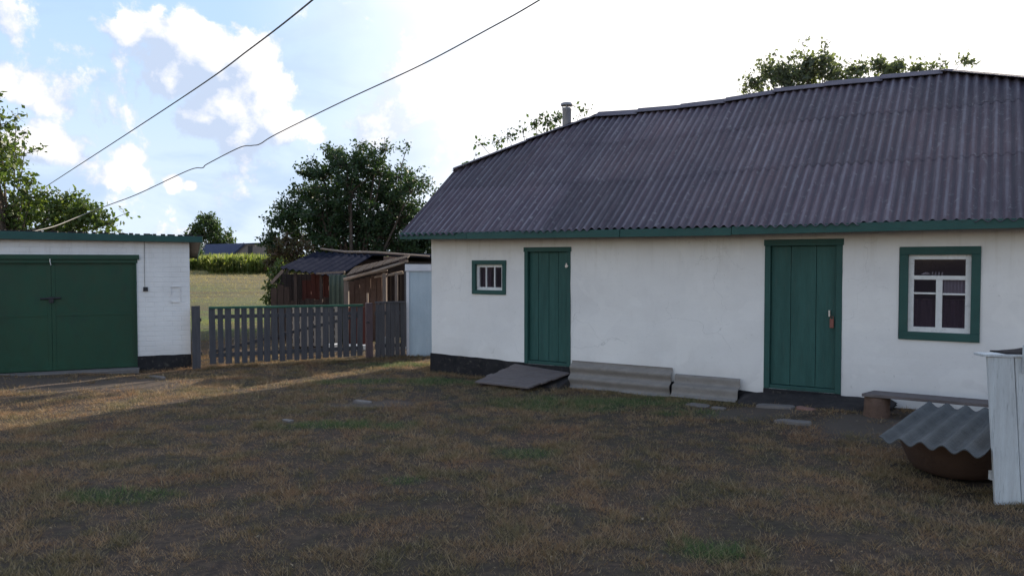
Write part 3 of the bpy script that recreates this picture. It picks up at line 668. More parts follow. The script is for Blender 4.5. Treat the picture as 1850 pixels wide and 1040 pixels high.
def rail(P0, P1, z, h, off, m, parent, name='rail', z2=None, th=.022):
    d = (P1 - P0).normalized(); nn = Vector((-d.y, d.x, 0)); mb = MB()
    mb.beam(P0 + nn * off + Vector((0, 0, z)), P1 + nn * off + Vector((0, 0, z if z2 is None else z2)), th, h); return mb.build(name, m, parent, bevel=.003)
random.seed(11)
PA = Vector((-4.88, 11.86, 0)); PB = Vector((-4.72, 11.95, 0)); PC = Vector((-2.53, 13.05, 0)); PD = Vector((-2.38, 13.10, 0)); PE = Vector((-1.86, 13.33, 0))
gp = thing('gate_post', 'square grey post at the garage corner carrying the picket gate', 'post', PA, R(27)); mb = MB(); mb.box(-.06, .06, -.05, .05, -.1, .98, .004); mb.build('shaft', M['fence'], gp, bevel=.005)
mb = MB(); mb.box(.06, .075, -.03, .03, .22, .27); mb.build('hinge', M['dark'], gp); mb = MB(); mb.box(.06, .075, -.03, .03, .74, .79); mb.build('hinge', M['dark'], gp)
gt = thing('picket_gate', 'wide grey blue picket gate between garage post and red brown post', 'gate', (0, 0, 0)); 
G0 = PB - Vector((0, 0, 0)); gt.location = G0; L_ = PC - G0
Z = Vector((0, 0, 0))
pickets(Z, L_, .06, .93, 21, .087, gt, j=.004)
rail(Z, L_, .945, .035, 0.0, GREENTOP, gt, z2=.925, th=.05); rail(Z, L_, .80, .06, .022, M['fence'], gt, z2=.79); rail(Z, L_, .20, .065, .022, M['fence'], gt)
rail(Z, L_, .24, .05, .046, M['fence'], gt, 'brace', z2=.76)
pr = thing('gate_post', 'narrow red brown wooden post at the right end of the picket gate', 'post', PD - Vector((.06, 0, 0)), R(27)); mb = MB(); mb.box(-.055, .055, -.045, .045, -.1, .96, .005); mb.build('shaft', painted('mauve_post', (.075, .055, .062), (.12, .085, .09), .8, 3, (8, 8, 1), .5, .2), pr, bevel=.005)
mb = MB(); mb.tube([(-.075, -.06, .62), (-.04, -.06, .65), (-.01, -.06, .62)], .008, 6); mb.build('latch', M['dark'], pr)
pf = thing('picket_fence', 'short dark picket fence section between the red brown post and the blue shed', 'fence', PD + Vector((.04, .02, 0)))
L2 = PE - PD - Vector((.04, .02, 0))
pickets(Z, L2, .02, .95, 6, .078, pf); rail(Z, L2, .965, .03, 0, M['fence'], pf, th=.045); rail(Z, L2, .78, .06, .022, M['fence'], pf); rail(Z, L2, .22, .06, .022, M['fence'], pf)

# ------------------------------------------------------------------ pale blue shed beside the house
bs = thing('blue_shed', 'narrow pale blue washed shed with white top board beside the cottage corner', 'shed', (-1.83, 13.42, 0))
mb = MB(); mb.hexa([(0.02, 0, 0), (.68, 0, 0), (.68, .6, 0), (.06, .6, 0)], [(0, 0, 1.62), (.68, 0, 1.62), (.68, .6, 1.62), (.05, .6, 1.62)]); mb.build('wall', M['bluewall'], bs, bevel=.006)
mb = MB(); mb.box(-.03, .71, -.035, -.004, 1.50, 1.62); mb.build('top_board', M['lip'], bs, bevel=.004)
mb = MB(); mb.box(-.04, .73, -.04, .65, 1.624, 1.65); mb.build('roof', M['felt'], bs)
mb = MB(); mb.box(-.012, .035, -.016, -.003, .02, 1.495); mb.build('corner_strip', M['lip'], bs)

# ------------------------------------------------------------------ corrugated sheet helper
def corr(mb, O, e1, e2, width, length, wave, amp, th=.007, nl=5, warp=0.0):
    O = Vector(O); e1 = Vector(e1).normalized(); e2 = Vector(e2).normalized(); nn = e1.cross(e2).normalized()
    if nn.z < 0: nn = -nn
    n = int(round(width / wave * 10)); 
    for sgn in (0, 1):
        base = len(mb.v)
        for i in range(n + 1):
            s = width * i / n
            for j in range(nl + 1):
                l = length * j / nl
                mb.v.append(tuple(O + e1 * s + e2 * l + nn * (amp * math.cos(2 * math.pi * s / wave) - sgn * th + warp * n1(s * 2, l * 2))))
        for i in range(n):
            for j in range(nl):
                p = base + i * (nl + 1) + j; q = p + nl + 1; mb.f.append((p, q, q + 1, p + 1) if not sgn else (p + 1, q + 1, q, p))
        if sgn:
            N1 = (n + 1) * (nl + 1); b0 = base - N1
            for i in range(n):
                for j in (0, nl): p = b0 + i * (nl + 1) + j; q = p + nl + 1; mb.f.append((p, q, q + N1, p + N1))
            for j in range(nl):
                for i in (0, n): p = b0 + i * (nl + 1) + j; mb.f.append((p, p + 1, p + 1 + N1, p + N1))
# ------------------------------------------------------------------ old sheds behind the gate
sa = thing('hen_shed', 'ramshackle dark shed with navy corrugated lean roof behind the picket gate', 'shed', (-4.95, 16.0, 0))
W = lambda px, py, Y: at(px, py, Y) - Vector((-4.95, 16.0, 0))
a, b_, c, d = W(506, 484, 16.0), W(612, 500, 16.0), W(676, 461, 18.6), W(573, 455, 18.6)
e1 = (b_ - a); e2 = (d - a); mb = MB()
n_ = 60
for sgn in (0, 1):
    base = len(mb.v)
    for i in range(n_ + 1):
        for j in range(5):
            k = i / n_; l = j / 4; P = a.lerp(b_, k).lerp(d.lerp(c, k), l); mb.v.append((P.x, P.y, P.z + .02 * math.cos(k * 2 * math.pi * 9) - sgn * .012 + .01 * n1(k * 4, l * 3)))
    for i in range(n_):
        for j in range(4): p = base + i * 5 + j; mb.f.append((p, p + 5, p + 6, p + 1))
mb.build('roof', M['slate_navy'], sa, smooth=True, fix=False)
def zplank(mb, pxa, pxb, ytop, Y, z0=-.05, th=.025, j=.0):
    A, B = W(pxa, ytop, Y), W(pxb, ytop, Y); mb.hexa([(A.x, A.y, z0), (B.x, B.y, z0), (B.x, B.y + th, z0), (A.x, A.y + th, z0)], [(A.x, A.y, A.z), (B.x, B.y, B.z + j), (B.x, B.y + th, B.z + j), (A.x, A.y + th, A.z)])
mb = MB()
for k, (x0, x1) in enumerate(((489, 500), (501, 512), (513, 523))): zplank(mb, x0, x1, 512 + k * 3 if k else 520, 16.3 + .02 * (k % 2))
for x0 in range(524, 598, 9): zplank(mb, x0, x0 + 8.5, 540 + random.uniform(-3, 3), 16.3 + .02 * random.random())
mb.build('front_boards', M['darkwood'], sa)
mb = MB()
for i, x0 in enumerate(range(500, 600, 9)): zplank(mb, x0, x0 + 8.6, 495, 17.9 + .01 * (i % 2))
mb.build('back_boards', M['darkwood'], sa)
mb = MB()
for i, x0 in enumerate(range(546, 596, 8)): zplank(mb, x0, x0 + 7.6, 494 if x0 > 560 else 506, 16.9 + .015 * (i % 2))
mb.build('red_panel', M['redwood'], sa)
mb = MB(); s0 = W(595, 495, 15.9); s1 = W(628, 499, 15.9); corr(mb, (s0.x, s0.y, 0), (s1.x - s0.x, 0, 0), (0, 0, 1), s1.x - s0.x, s0.z - .01, .095, .018); mb.build('side_panel', M['mossy'], sa, smooth=True)
for px in (534, 580): mb = MB(); A = W(px, 493, 16.15); mb.box(A.x - .03, A.x + .03, A.y - .03, A.y + .03, -.05, A.z, .006); mb.build('post', M['darkwood'], sa)
mb = MB(); A, B = W(490, 512, 16.05), W(512, 488, 16.05); mb.beam(A, B, .05, .06); mb.build('eave_pole', M['oldwood'], sa); mb = MB(); mb.beam(W(572, 494, 16.0), W(623, 491, 15.9), .04, .04); mb.build('eave_pole', M['oldwood'], sa)
sb = thing('lean_to', 'open front lean to of brown boards under a sloping log behind the fence', 'shed', (-3.3, 15.2, 0))
W = lambda px, py, Y: at(px, py, Y) - Vector((-3.3, 15.2, 0))
mb = MB(); mb.tube([W(621, 505, 15.1), W(680, 489, 15.15), W(737, 471, 15.2)], [.035, .032, .026], 9); mb.build('eave_log', M['log'], sb, smooth=True)
mb = MB(); mb.tube([W(676, 501, 15.3), W(728, 492, 15.3)], [.018, .034], 8); mb.tube([W(640, 500, 15.4), W(700, 488, 15.35)], [.015, .02], 8); mb.build('hung_pole', M['log'], sb, smooth=True)
mb = MB(); a, b_, c, d = W(625, 500, 15.15), W(738, 467, 15.2), W(742, 462, 17.8), W(640, 484, 17.8)
for k in range(7):
    f0, f1 = k / 7 + .01, (k + 1) / 7 - .01; p = [a.lerp(b_, f0), a.lerp(b_, f1), d.lerp(c, f1), d.lerp(c, f0)]; dz = Vector((0, 0, .03)); o = Vector((0, -random.uniform(0, .1), 0)); p[0] += o; p[1] += o
    mb.hexa(p, [q + dz for q in p])
mb.build('roof', M['darkwood'], sb)
mb = MB()
for i, x0 in enumerate(range(630, 692, 10)): zplank(mb, x0, x0 + 9.6, 508 - (x0 - 630) * .26, 16.3 + .015 * (i % 2))
mb.build('brown_wall', M['brownwall'], sb)
mb = MB()
for i, x0 in enumerate(range(688, 742, 9)): zplank(mb, x0, x0 + 8.8, 490, 17.0 + .015 * (i % 2))
mb.build('back_boards', M['darkwood'], sb)
for px, yt, t_ in ((626, 506, .045), (664, 528, .017), (695, 492, .035), (716, 490, .03), (735, 474, .045)):
    mb = MB(); A = W(px, yt, 15.25); mb.box(A.x - t_, A.x + t_, A.y - t_, A.y + t_, -.05, A.z - .02, .006); mb.build('post', M['log'] if px in (664,) else M['oldwood'] if px != 735 else M['fence'], sb)
mb = MB()
for x0 in range(622, 660, 8): zplank(mb, x0, x0 + 7.4, 556 + random.uniform(-2, 2), 15.0)
mb.build('low_red_boards', M['redwood'], sb)
# shed roofs further back
sc = thing('back_shed', 'dark low shed under a long bare pole behind the lean to', 'shed', (-2.9, 18.9, 0))
W = lambda px, py, Y: at(px, py, Y) - Vector((-2.9, 18.9, 0))
mb = MB(); a, b_ = W(640, 468, 18.9), W(800, 474, 18.9); mb.hexa([(a.x, 0, -.1), (b_.x, 0, -.1), (b_.x, 1.5, -.1), (a.x, 1.5, -.1)], [(a.x, 0, a.z), (b_.x, 0, b_.z), (b_.x, 1.5, b_.z + .1), (a.x, 1.5, a.z + .1)]); mb.build('wall', M['darkwood'], sc)
mb = MB(); a, b_, c, d = W(600, 458, 18.7), W(800, 467, 18.7), W(800, 462, 20.6), W(620, 455, 20.6); dz = Vector((0, 0, .04)); mb.hexa([a, b_, c, d], [a + dz, b_ + dz, c + dz, d + dz]); mb.build('roof', M['slate_navy'], sc)
mb = MB(); mb.tube([W(579, 449, 18.6), W(600, 452, 18.6), W(625, 455, 18.6), W(680, 456, 18.6), W(776, 463, 18.6)], [.02, .026, .03, .028, .02], 8); mb.build('ridge_pole', M['log'], sc, smooth=True)
mb = MB(); mb.hexa([W(693, 474, 18.5), W(734, 472, 18.5), W(734, 471, 18.8), W(693, 473, 18.8)], [W(693, 464, 18.5), W(734, 466, 18.5), W(734, 465, 18.8), W(693, 463, 18.8)]); mb.build('gable_board', M['brownwall'], sc)
# things lying behind the gate
random.seed(5)
stk = [(-3.55, 15.0), (-3.2, 14.95), (-2.15, 13.75), (-1.95, 13.78)]
for k, (px, py) in enumerate(((600, 628), (636, 626), (652, 627))):
    P = onz(px, py + 5, 0); mb = MB(); mb.box(-.13, .13, -.06, .06, -.02, .10 if k else .13, .008); o = mb.build('silicate_block', M['white_wood'], None, bevel=.008); o.location = (P.x, P.y, 0); o.rotation_euler = (0, 0, .3 * k)
    tag(o, ['white block lying behind the middle of the picket gate', 'white block lying behind the gate, left of two side by side', 'white block lying behind the gate, close against the red brown post'][k], 'block', 'white blocks behind the picket gate')
wp = thing('low_trellis', 'low white painted trellis standing behind the short picket fence', 'trellis', (-2.38, 13.55, 0), R(20))
mb = MB()
for k in range(7): mb.box(k * .105, k * .105 + .06, -.012, .0, .0, .32 + random.uniform(-.02, .02))
mb.build('slats', M['white_wood'], wp); mb = MB(); mb.box(-.02, .72, .004, .02, .10, .14); mb.build('rail', M['white_wood'], wp)
cr = thing('wire_crate', 'pale lattice crate standing in the shade behind the picket gate', 'crate', (-4.15, 14.6, 0), R(12))
mb = MB()
for k in range(7): mb.box(-.02 + k * .13, .04 + k * .13, -.01, .01, .05, .82)
mb.build('uprights', M['slate_beige'], cr); mb = MB()
for k in range(6): mb.box(-.03, .86, .012, .03, .06 + k * .14, .11 + k * .14)
mb.build('slats', M['slate_beige'], cr)
mb = MB(); mb.box(-.02, .84, .04, .5, .03, .80); mb.build('body', M['darkwood'], cr)

# ------------------------------------------------------------------ things along the front wall
def hl(t, w, z): return HA + hu * t + hn * w + Vector((0, 0, z))
s1 = MB(); lean = R(72); e2v = hn * math.cos(lean) + Vector((0, 0, math.sin(lean)))
corr(s1, Vector((0, 0, 0)), e2v, hu, .40, 1.40, .152, .024, .008, 6, .006); o = s1.build('corrugated_sheet', M['slate_beige'], None, smooth=False); o.location = hl(2.39, -.17, -.03)
tag(o, 'long beige corrugated sheet leaning on the wall right of the narrow door', 'corrugated sheet')
s2 = MB(); lean = R(50); e2v = hn * math.cos(lean) + Vector((0, 0, math.sin(lean)))
corr(s2, Vector((0, 0, 0)), e2v, hu, .33, .80, .152, .022, .008, 6, .006); o = s2.build('corrugated_sheet', M['slate_beige'], None, smooth=False); o.location = hl(3.84, -.26, 0.02)
tag(o, 'short low beige corrugated sheet by the wall, nearer the wide door', 'corrugated sheet')
# ramp
rp = thing('door_ramp', 'weathered grey plank ramp tilted up to the narrow green door', 'ramp', hl(1.9, -.3, 0))
O = hl(1.9, -.3, 0)
bl = hl(1.50, -.04, .215); br = hl(2.37, -.05, .155); fl2 = onz(857, 691, .035); fr2 = onz(955, 702, .045); mb = MB()
for k in range(7):
    a, b = k / 7 + .004, (k + 1) / 7 - .004; j = Vector((0, 0, random.uniform(-.004, .004)))
    P = [fl2.lerp(bl, a) - O + j, fr2.lerp(br, a) - O + j, fr2.lerp(br, b) - O + j, fl2.lerp(bl, b) - O + j]
    ex = (P[1] - P[0]).normalized() * random.uniform(-.02, .02); P[0] += ex; P[3] += ex; P[1] += ex * -1; P[2] += ex * -1
    mb.hexa(P, [q + Vector((0, 0, .022)) for q in P])
mb.build('planks', M['rampwood'], rp, bevel=.002)
for f in (.12, .88):
    mb = MB(); mb.beam(fl2.lerp(fr2, f) - O + Vector((0, 0, -.025)), bl.lerp(br, f) - O + Vector((0, 0, -.025)), .05, .04); mb.build('batten', M['darkwood'], rp)
# dark step under the narrow door, black felt in front of the wide door
mb = MB(); mb.hexa([(1.3, -.42, -.05), (2.42, -.45, -.05), (2.42, -.04, -.05), (1.3, -.04, -.05)], [(1.35, -.36, .01), (2.40, -.40, .04), (2.40, -.04, .13), (1.35, -.04, .10)])
o = mb.build('dark_step', M['felt'], None, bevel=.01); o.location = HA; o.rotation_euler = (0, 0, HROT); tag(o, 'low dark step beneath the plank ramp', 'step')
def felt(name, pts, label, zoff=.02):
    # draped lumpy sheet, in house coordinates
    mb = MB(); n = 26; m2 = 10
    (x0, y0), (x1, y1), (x2, y2), (x3, y3) = pts
    for s in (0, 1):
        base = len(mb.v)
        for i in range(n + 1):
            for j in range(m2 + 1):
                k, l = i / n, j / m2
                x = (x0 * (1 - k) + x1 * k) * (1 - l) + (x3 * (1 - k) + x2 * k) * l; y = (y0 * (1 - k) + y1 * k) * (1 - l) + (y3 * (1 - k) + y2 * k) * l
                if j == 0: y += .05 * n1(x * 5, 2)
                wp_ = HA + hu * x + hn * y; z = float(hgt(wp_.x, wp_.y)) + zoff * (.3 + l) * 1.5 + .018 * n1(x * 5, y * 5) - s * .02 - (.04 if min(i, n - i, j) == 0 else 0)
                mb.v.append((x, y, z))
        for i in range(n):
            for j in range(m2): p = base + i * (m2 + 1) + j; mb.f.append((p, p + m2 + 1, p + m2 + 2, p + 1))
    o = mb.build(name, M['felt'], None, smooth=True, fix=False); o.location = HA; o.rotation_euler = (0, 0, HROT); return tag(o, label, 'felt')
felt('roofing_felt', [(4.66, -.34), (6.15, -.42), (6.30, -.035), (4.62, -.035)], 'crumpled black roofing felt along the wall beneath the wide green door', .045)
# flat stones and bricks in front
random.seed(21)
for k, (px, py, w_, d_, lab) in enumerate(((1262, 730, .30, .17, 'flat grey stone in the grass below the short corrugated sheet'), (1300, 736, .18, .12, 'small flat stone right of the larger one below the short sheet'), (1400, 738, .42, .24, 'wide flat paving slab left of centre before the wide green door'), (1455, 745, .22, .12, 'pinkish brick set flat before the wide green door'),
                                           (1500, 742, .26, .13, 'broken slab at the right foot of the wide green door'), (1435, 762, .4, .16, 'sunken grey slab out in the grass before the wide door'), (655, 722, .34, .14, 'small grey stone slab lying in the yard middle'), (282, 678, .5, .12, 'flat concrete slab before the black garage plinth'), (520, 757, .16, .08, 'small pale flat stone at the edge of the sunlit strip'))):
    P = onz(px, py, .03); P.z = float(hgt(P.x, P.y)); mb = MB(); n = 9; pts = []
    for i in range(n):
        a = 2 * math.pi * i / n; r_ = random.uniform(.82, 1.1); pts.append((w_ / 2 * math.copysign(abs(math.cos(a)) ** .6, math.cos(a)) * r_, d_ / 2 * math.copysign(abs(math.sin(a)) ** .6, math.sin(a)) * r_))
    base = len(mb.v); mb.v += [(x, y, -.04) for x, y in pts] + [(x * .93, y * .93, .022 + random.uniform(-.006, .006)) for x, y in pts]
    mb.f += [tuple(range(n, 2 * n))] + [(i, (i + 1) % n, n + (i + 1) % n, n + i) for i in range(n)]
    o = mb.build('brick' if k == 3 else 'stone_slab', M['stone'] if k != 3 else painted('old_brick', (.2, .11, .09), (.27, .15, .12), .9, 9), None, bevel=.006); o.location = P; o.rotation_euler = (R(random.uniform(-2, 2)), R(random.uniform(-2, 2)), HROT + random.uniform(-.2, .2)); tag(o, lab, 'brick' if k == 3 else 'stone')
# stump with a plank bench
P = onz(1584, 757, .04)
st = thing('log_stump', 'short brown log stump under the left end of the plank bench', 'stump', (P.x, P.y, float(hgt(P.x, P.y)) - .01))
mb = MB(); mb.lathe([(.135, -.03), (.128, .02), (.122, .1), (.124, .205), (.11, .212)], 22, (0, 0, 0), .025); mb.build('bark', M['stump'], st, smooth=True)
mb = MB(); mb.lathe([(.112, .2121), (.06, .214), (.001, .213)], 22, (0, 0, 0), .02); mb.build('cut_face', M['oldwood'], st)
zt = st.location.z + .216
bn = thing('plank_bench', 'long weathered plank laid as a low bench below the large window', 'bench', (P.x, P.y, zt), HROT)
mb = MB(); mb.hexa([(-.13, -.13, 0), (1.75, -.16, 0), (1.75, .12, 0), (-.05, .14, 0)], [(-.13, -.13, .032), (1.75, -.16, .032), (1.75, .12, .032), (-.05, .14, .032)]); mb.build('plank', M['rampwood'], bn, bevel=.004)
mb = MB(); mb.box(1.45, 1.68, -.12, .1, -.22, -.002, .01); mb.build('support_block', M['stone'], bn, bevel=.008)

# ------------------------------------------------------------------ rusty cauldron with its corrugated cover
bc = Vector((3.52, 6.03, 0))
bt = thing('rusty_tub', 'round rusty iron tub standing under a corrugated sheet', 'tub', bc)
mb = MB(); mb.lathe([(.001, .0), (.26, .0), (.31, .02), (.35, .07), (.40, .18), (.44, .29), (.455, .305), (.455, .32), (.44, .32), (.425, .30), (.385, .18), (.33, .075), (.28, .04), (.001, .03)], 44, (0, 0, 0), .008); mb.build('bowl', M['rust'], bt, smooth=True)
mb = MB(); mb.tube([(.455 * math.cos(t), .455 * math.sin(t), .312) for t in np.linspace(0, 2 * math.pi, 49)], .012, 8, False); mb.build('rim', M['rust'], bt, smooth=True)
mb = MB(); e1 = Vector((.72, -.69, 0)); e2 = Vector((.69, .72, .08)); Oc = onz(1588, 797, .335)
corr(mb, (0, 0, 0), e1, e2, .675, 1.22, .14, .022, .009, 8, .008)
o = mb.build('corrugated_sheet', M['slate_old'], None, smooth=False); o.location = Oc + Vector((0, 0, .02)); tag(o, 'grey green weathered corrugated sheet covering the rusty tub', 'corrugated sheet')

# ------------------------------------------------------------------ white plank fence at the right edge
wf = thing('plank_fence', 'white painted upright plank fence at the right edge before the tub', 'fence', (3.325, 5.245, 0), R(-2))
random.seed(4); x = 0
for k in range(9):
    w_ = (.175, .115, .15, .13, .16, .12, .15, .14, .16)[k]; mb = MB(); tl = -.075 + k * .004; y_ = .004 * (k % 2)
    mb.hexa([(x, y_ - .01, -.04), (x + w_, y_ - .01, -.04), (x + w_, y_ + .012, -.04), (x, y_ + .012, -.04)], [(x + tl, y_ - .01, 1.005), (x + tl + w_ * 1.0, y_ - .01, 1.0 - .004 * k), (x + tl + w_, y_ + .012, 1.0 - .004 * k), (x + tl, y_ + .012, 1.005)]); mb.build('plank', M['plank_white'], wf, bevel=.002)
    x += w_ + (.006 if k == 0 else .022)
mb = MB(); mb.hexa([(-.11, -.02, 1.008), (1.3, -.02, .99), (1.3, .10, .99), (-.11, .10, 1.008)], [(-.11, -.02, 1.026), (1.3, -.02, 1.008), (1.3, .10, 1.008), (-.11, .10, 1.026)]); mb.build('cap_board', M['plank_white'], wf, bevel=.003)
for z_ in (.18, .82): mb = MB(); mb.box(-.02, 1.28, .018, .05, z_ - .03, z_ + .03); mb.build('rail', M['plank_white'], wf)
mb = MB(); mb.box(.15, .168, -.045, -.021, .90, 1.09); mb.build('stake', M['plank_white'], wf)
# dark folded tarp on the cap board
mb = MB(); n = 16
for i in range(n + 1):
    for j in range(7): mb.v.append((i * .07, j * .03, .012 + .055 * math.sin(math.pi * j / 6) * (min(1, i / 5)) * (1 + .3 * n1(i * .7, j))))
for i in range(n):
    for j in range(6): p = i * 7 + j; mb.f.append((p, p + 7, p + 8, p + 1))
o = mb.build('folded_tarp', M['felt'], None, smooth=True, fix=False); o.location = (3.37, 5.23, 1.02); o.modifiers.new('t', 'SOLIDIFY').thickness = .01
tag(o, 'dark folded sheet lying on top of the white plank fence', 'tarp')

# ------------------------------------------------------------------ barn far behind the corn
bx = thing('far_barn', 'low distant barn with navy roof and grey brown gable beyond the corn', 'barn', at(440, 470, 108))
B0 = bx.location.copy(); W = lambda px, py, Y: at(px, py, Y) - B0
def loft(name, pts, Y0, Y1, m, parent):
    mb = MB(); n = len(pts); f0 = [at(px, py, Y0) - B0 for px, py in pts]; f1 = [Vector((p.x, p.y + (Y1 - Y0), p.z)) for p in f0]
    base = 0; mb.v += [tuple(p) for p in f0 + f1]; mb.f += [tuple(range(n)), tuple(range(n, 2 * n))] + [(i, (i + 1) % n, n + (i + 1) % n, n + i) for i in range(n)]
    return mb.build(name, m, parent)
loft('gable_wall', [(417, 492), (417, 462), (441, 442), (484, 440), (505, 458), (505, 492)], 108, 113, M['barn_wall'], bx)
mb = MB(); a, b_, c, d = W(360, 464, 108.5), W(418, 464, 108.5), W(441, 441, 112), W(372, 443, 112); dz = Vector((0, 0, .15)); mb.hexa([a, b_, c, d], [a + dz, b_ + dz, c + dz, d + dz])
mb.hexa([W(415, 463, 107.8), W(419, 463, 107.8), W(443, 442, 107.8), W(440, 440, 107.8)], [W(415, 461, 113), W(419, 461, 113), W(443, 440, 113), W(440, 438, 113)]); mb.hexa([W(440, 442, 107.8), W(486, 440, 107.8), W(486, 440, 113), W(440, 442, 113)], [W(440, 439.5, 107.8), W(486, 437.5, 107.8), W(486, 437.5, 113), W(440, 439.5, 113)])
mb.build('roof', M['barn_roof'], bx)
loft('wall', [(362, 492), (362, 463), (417, 463), (417, 492)], 109, 113, M['barn_roof'], bx)
loft('window', [(448, 462), (448, 444), (456, 444), (456, 462)], 107.95, 108.1, M['dark'], bx)

# ------------------------------------------------------------------ trees
def tree(name, label, Y, clumps, trunk_px, leafsize, density, lm, cat='tree', group=None, sparse=.0, depth_k=.8, seed=1, th=.10, twig=None):
    r_ = random.Random(seed); nr = np.random.default_rng(seed)
    base = at(trunk_px[0], 474, Y); gz = float(hgt(base.x, Y)); base = Vector((base.x, Y, gz))
    root = thing(name, label, cat, base, 0, group)
    br = MB(); LP = []; LD = []
    fork = Vector((0, 0, max(.3, at(trunk_px[0], trunk_px[1], Y).z - gz)))
    tp = [Vector((0, 0, -.1)), fork * .5 + Vector((r_.uniform(-.1, .1), r_.uniform(-.1, .1), 0)), fork]
    br.tube(tp, [th, th * .8, th * .65], 8)
    for ci, (px, py, rp, *ex) in enumerate(clumps):
        dens = ex[0] if ex else 1.0
        C = at(px, py, Y) - base; rad = rp / F * Y
        C.y += r_.uniform(-1, 1) * rad * depth_k * 1.3
        m1 = fork.lerp(C, .5) + Vector((r_.uniform(-.15, .15), r_.uniform(-.15, .15), r_.uniform(-.05, .2))) * rad
        rt = max(.006, min(th * .4, rad * .07)); br.tube([fork - Vector((0, 0, .1)), m1, C], [th * .45, rt, rt * .5], 5)
        nt = max(5, int(26 * dens))
        for k in range(nt):
            dv = Vector((r_.gauss(0, 1), r_.gauss(0, 1) * depth_k, r_.gauss(0, 1) * .8 + .25)).normalized()
            ln = rad * r_.uniform(.65, 1.35); p1 = C + dv * ln + Vector((0, 0, rad * r_.uniform(-.1, .12))); pm = C.lerp(p1, .5) + Vector((r_.uniform(-1, 1), r_.uniform(-1, 1), r_.uniform(-1, 1))) * rad * .12
            tw = twig or max(.003, rad * .012); br.tube([C, pm, p1], [tw * 1.5, tw, tw * .5], 4, False)
            nl = int(density * dens * ln / leafsize)
            ts = nr.uniform(.18, 1.05, nl) ** .8
            P = np.outer((1 - ts) ** 2, C) + np.outer(2 * ts * (1 - ts), pm) + np.outer(ts ** 2, p1)
            P += nr.normal(0, 1, (nl, 3)) * (rad * .13 * (1.15 - ts))[:, None] + nr.normal(0, leafsize * .55, (nl, 3))
            LP.append(P)
    LP = np.concatenate(LP); n = len(LP)
    a = nr.normal(size=(n, 3)); a[:, 2] -= .35; a /= np.linalg.norm(a, axis=1)[:, None]
    b = np.cross(a, nr.normal(size=(n, 3))); b /= np.linalg.norm(b, axis=1)[:, None]; c = np.cross(a, b)
    s = leafsize * nr.uniform(.45, 1.45, n)[:, None]
    V = np.stack([LP, LP + a * s * .45 + b * s * .30 + c * s * .06, LP + a * s, LP + a * s * .5 - b * s * .30 + c * s * .06], 1).reshape(-1, 3)
    q = np.arange(n) * 4
    np_mesh('crown', V, np.stack([q, q + 1, q + 2, q + 3], 1), M[lm], root)
    br.build('trunk', M['bark'], root, fix=False)
    return n
tot = 0
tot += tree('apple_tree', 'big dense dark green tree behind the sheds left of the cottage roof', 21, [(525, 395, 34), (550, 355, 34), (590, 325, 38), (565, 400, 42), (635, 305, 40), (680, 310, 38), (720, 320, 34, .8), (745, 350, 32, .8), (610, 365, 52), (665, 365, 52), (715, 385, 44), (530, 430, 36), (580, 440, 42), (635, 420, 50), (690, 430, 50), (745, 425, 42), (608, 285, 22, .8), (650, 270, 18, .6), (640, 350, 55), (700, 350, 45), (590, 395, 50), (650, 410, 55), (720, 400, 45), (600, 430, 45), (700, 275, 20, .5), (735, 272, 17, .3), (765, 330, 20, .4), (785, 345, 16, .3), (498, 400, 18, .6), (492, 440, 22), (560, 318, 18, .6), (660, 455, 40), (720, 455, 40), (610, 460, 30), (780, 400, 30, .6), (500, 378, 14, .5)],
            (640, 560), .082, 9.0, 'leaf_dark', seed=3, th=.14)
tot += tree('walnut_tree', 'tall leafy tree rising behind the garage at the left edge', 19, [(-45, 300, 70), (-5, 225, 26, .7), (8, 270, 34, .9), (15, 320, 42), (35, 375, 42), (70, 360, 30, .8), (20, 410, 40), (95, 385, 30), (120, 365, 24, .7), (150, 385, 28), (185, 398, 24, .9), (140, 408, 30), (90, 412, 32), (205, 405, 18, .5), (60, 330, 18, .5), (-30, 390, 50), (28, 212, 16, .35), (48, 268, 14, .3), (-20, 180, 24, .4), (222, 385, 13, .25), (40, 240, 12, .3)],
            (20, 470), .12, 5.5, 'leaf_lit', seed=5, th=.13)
tot += tree('distant_tree', 'small round tree far off above the corn beside the barn', 120, [(355, 420, 13), (372, 405, 15), (388, 412, 14), (368, 428, 18), (392, 430, 17), (410, 428, 12, .8), (340, 432, 11), (378, 394, 8, .8), (420, 436, 9, .6), (350, 440, 16), (385, 445, 18), (400, 448, 16), (352, 455, 14)],
            (375, 465), .42, 7, 'leaf_mid', seed=6, th=.2)
tot += tree('roadside_tree', 'thin tree top behind the cottage roof at the right', 17, [(1362, 152, 20, .8), (1395, 132, 24), (1425, 140, 26), (1455, 125, 26), (1480, 120, 24), (1440, 100, 15, .5), (1400, 100, 10, .4), (1488, 88, 13, .4), (1450, 78, 9, .3), (1520, 135, 22), (1550, 128, 20), (1585, 126, 20), (1620, 126, 18), (1655, 128, 13, .8), (1680, 125, 9, .6), (1465, 140, 28), (1410, 150, 26), (1735, 112, 12, .6), (1705, 118, 10, .5), (1440, 180, 40), (1520, 180, 40, .8), (1600, 180, 40, .7), (1345, 160, 10, .5), (1500, 140, 20, .8), (1755, 112, 7, .6), (1690, 150, 16, .6)],
            (1490, 420), .085, 5.5, 'leaf_pale', seed=8, th=.12)
tot += tree('thin_tree', 'sparse leafy branches showing behind the roof around the chimney pipe', 18, [(870, 262, 12, .35), (900, 258, 14, .5), (918, 248, 12, .5), (945, 238, 14, .4), (968, 226, 15, .6), (990, 218, 15, .7), (1048, 203, 12, .35), (1062, 200, 9, .25), (860, 282, 8, .3), (930, 285, 22, .5), (985, 250, 24, .7), (1040, 240, 25, .6), (1005, 212, 10, .6), (845, 296, 9, .3)],
            (980, 400), .09, 4.5, 'leaf_mid', seed=9, th=.08)
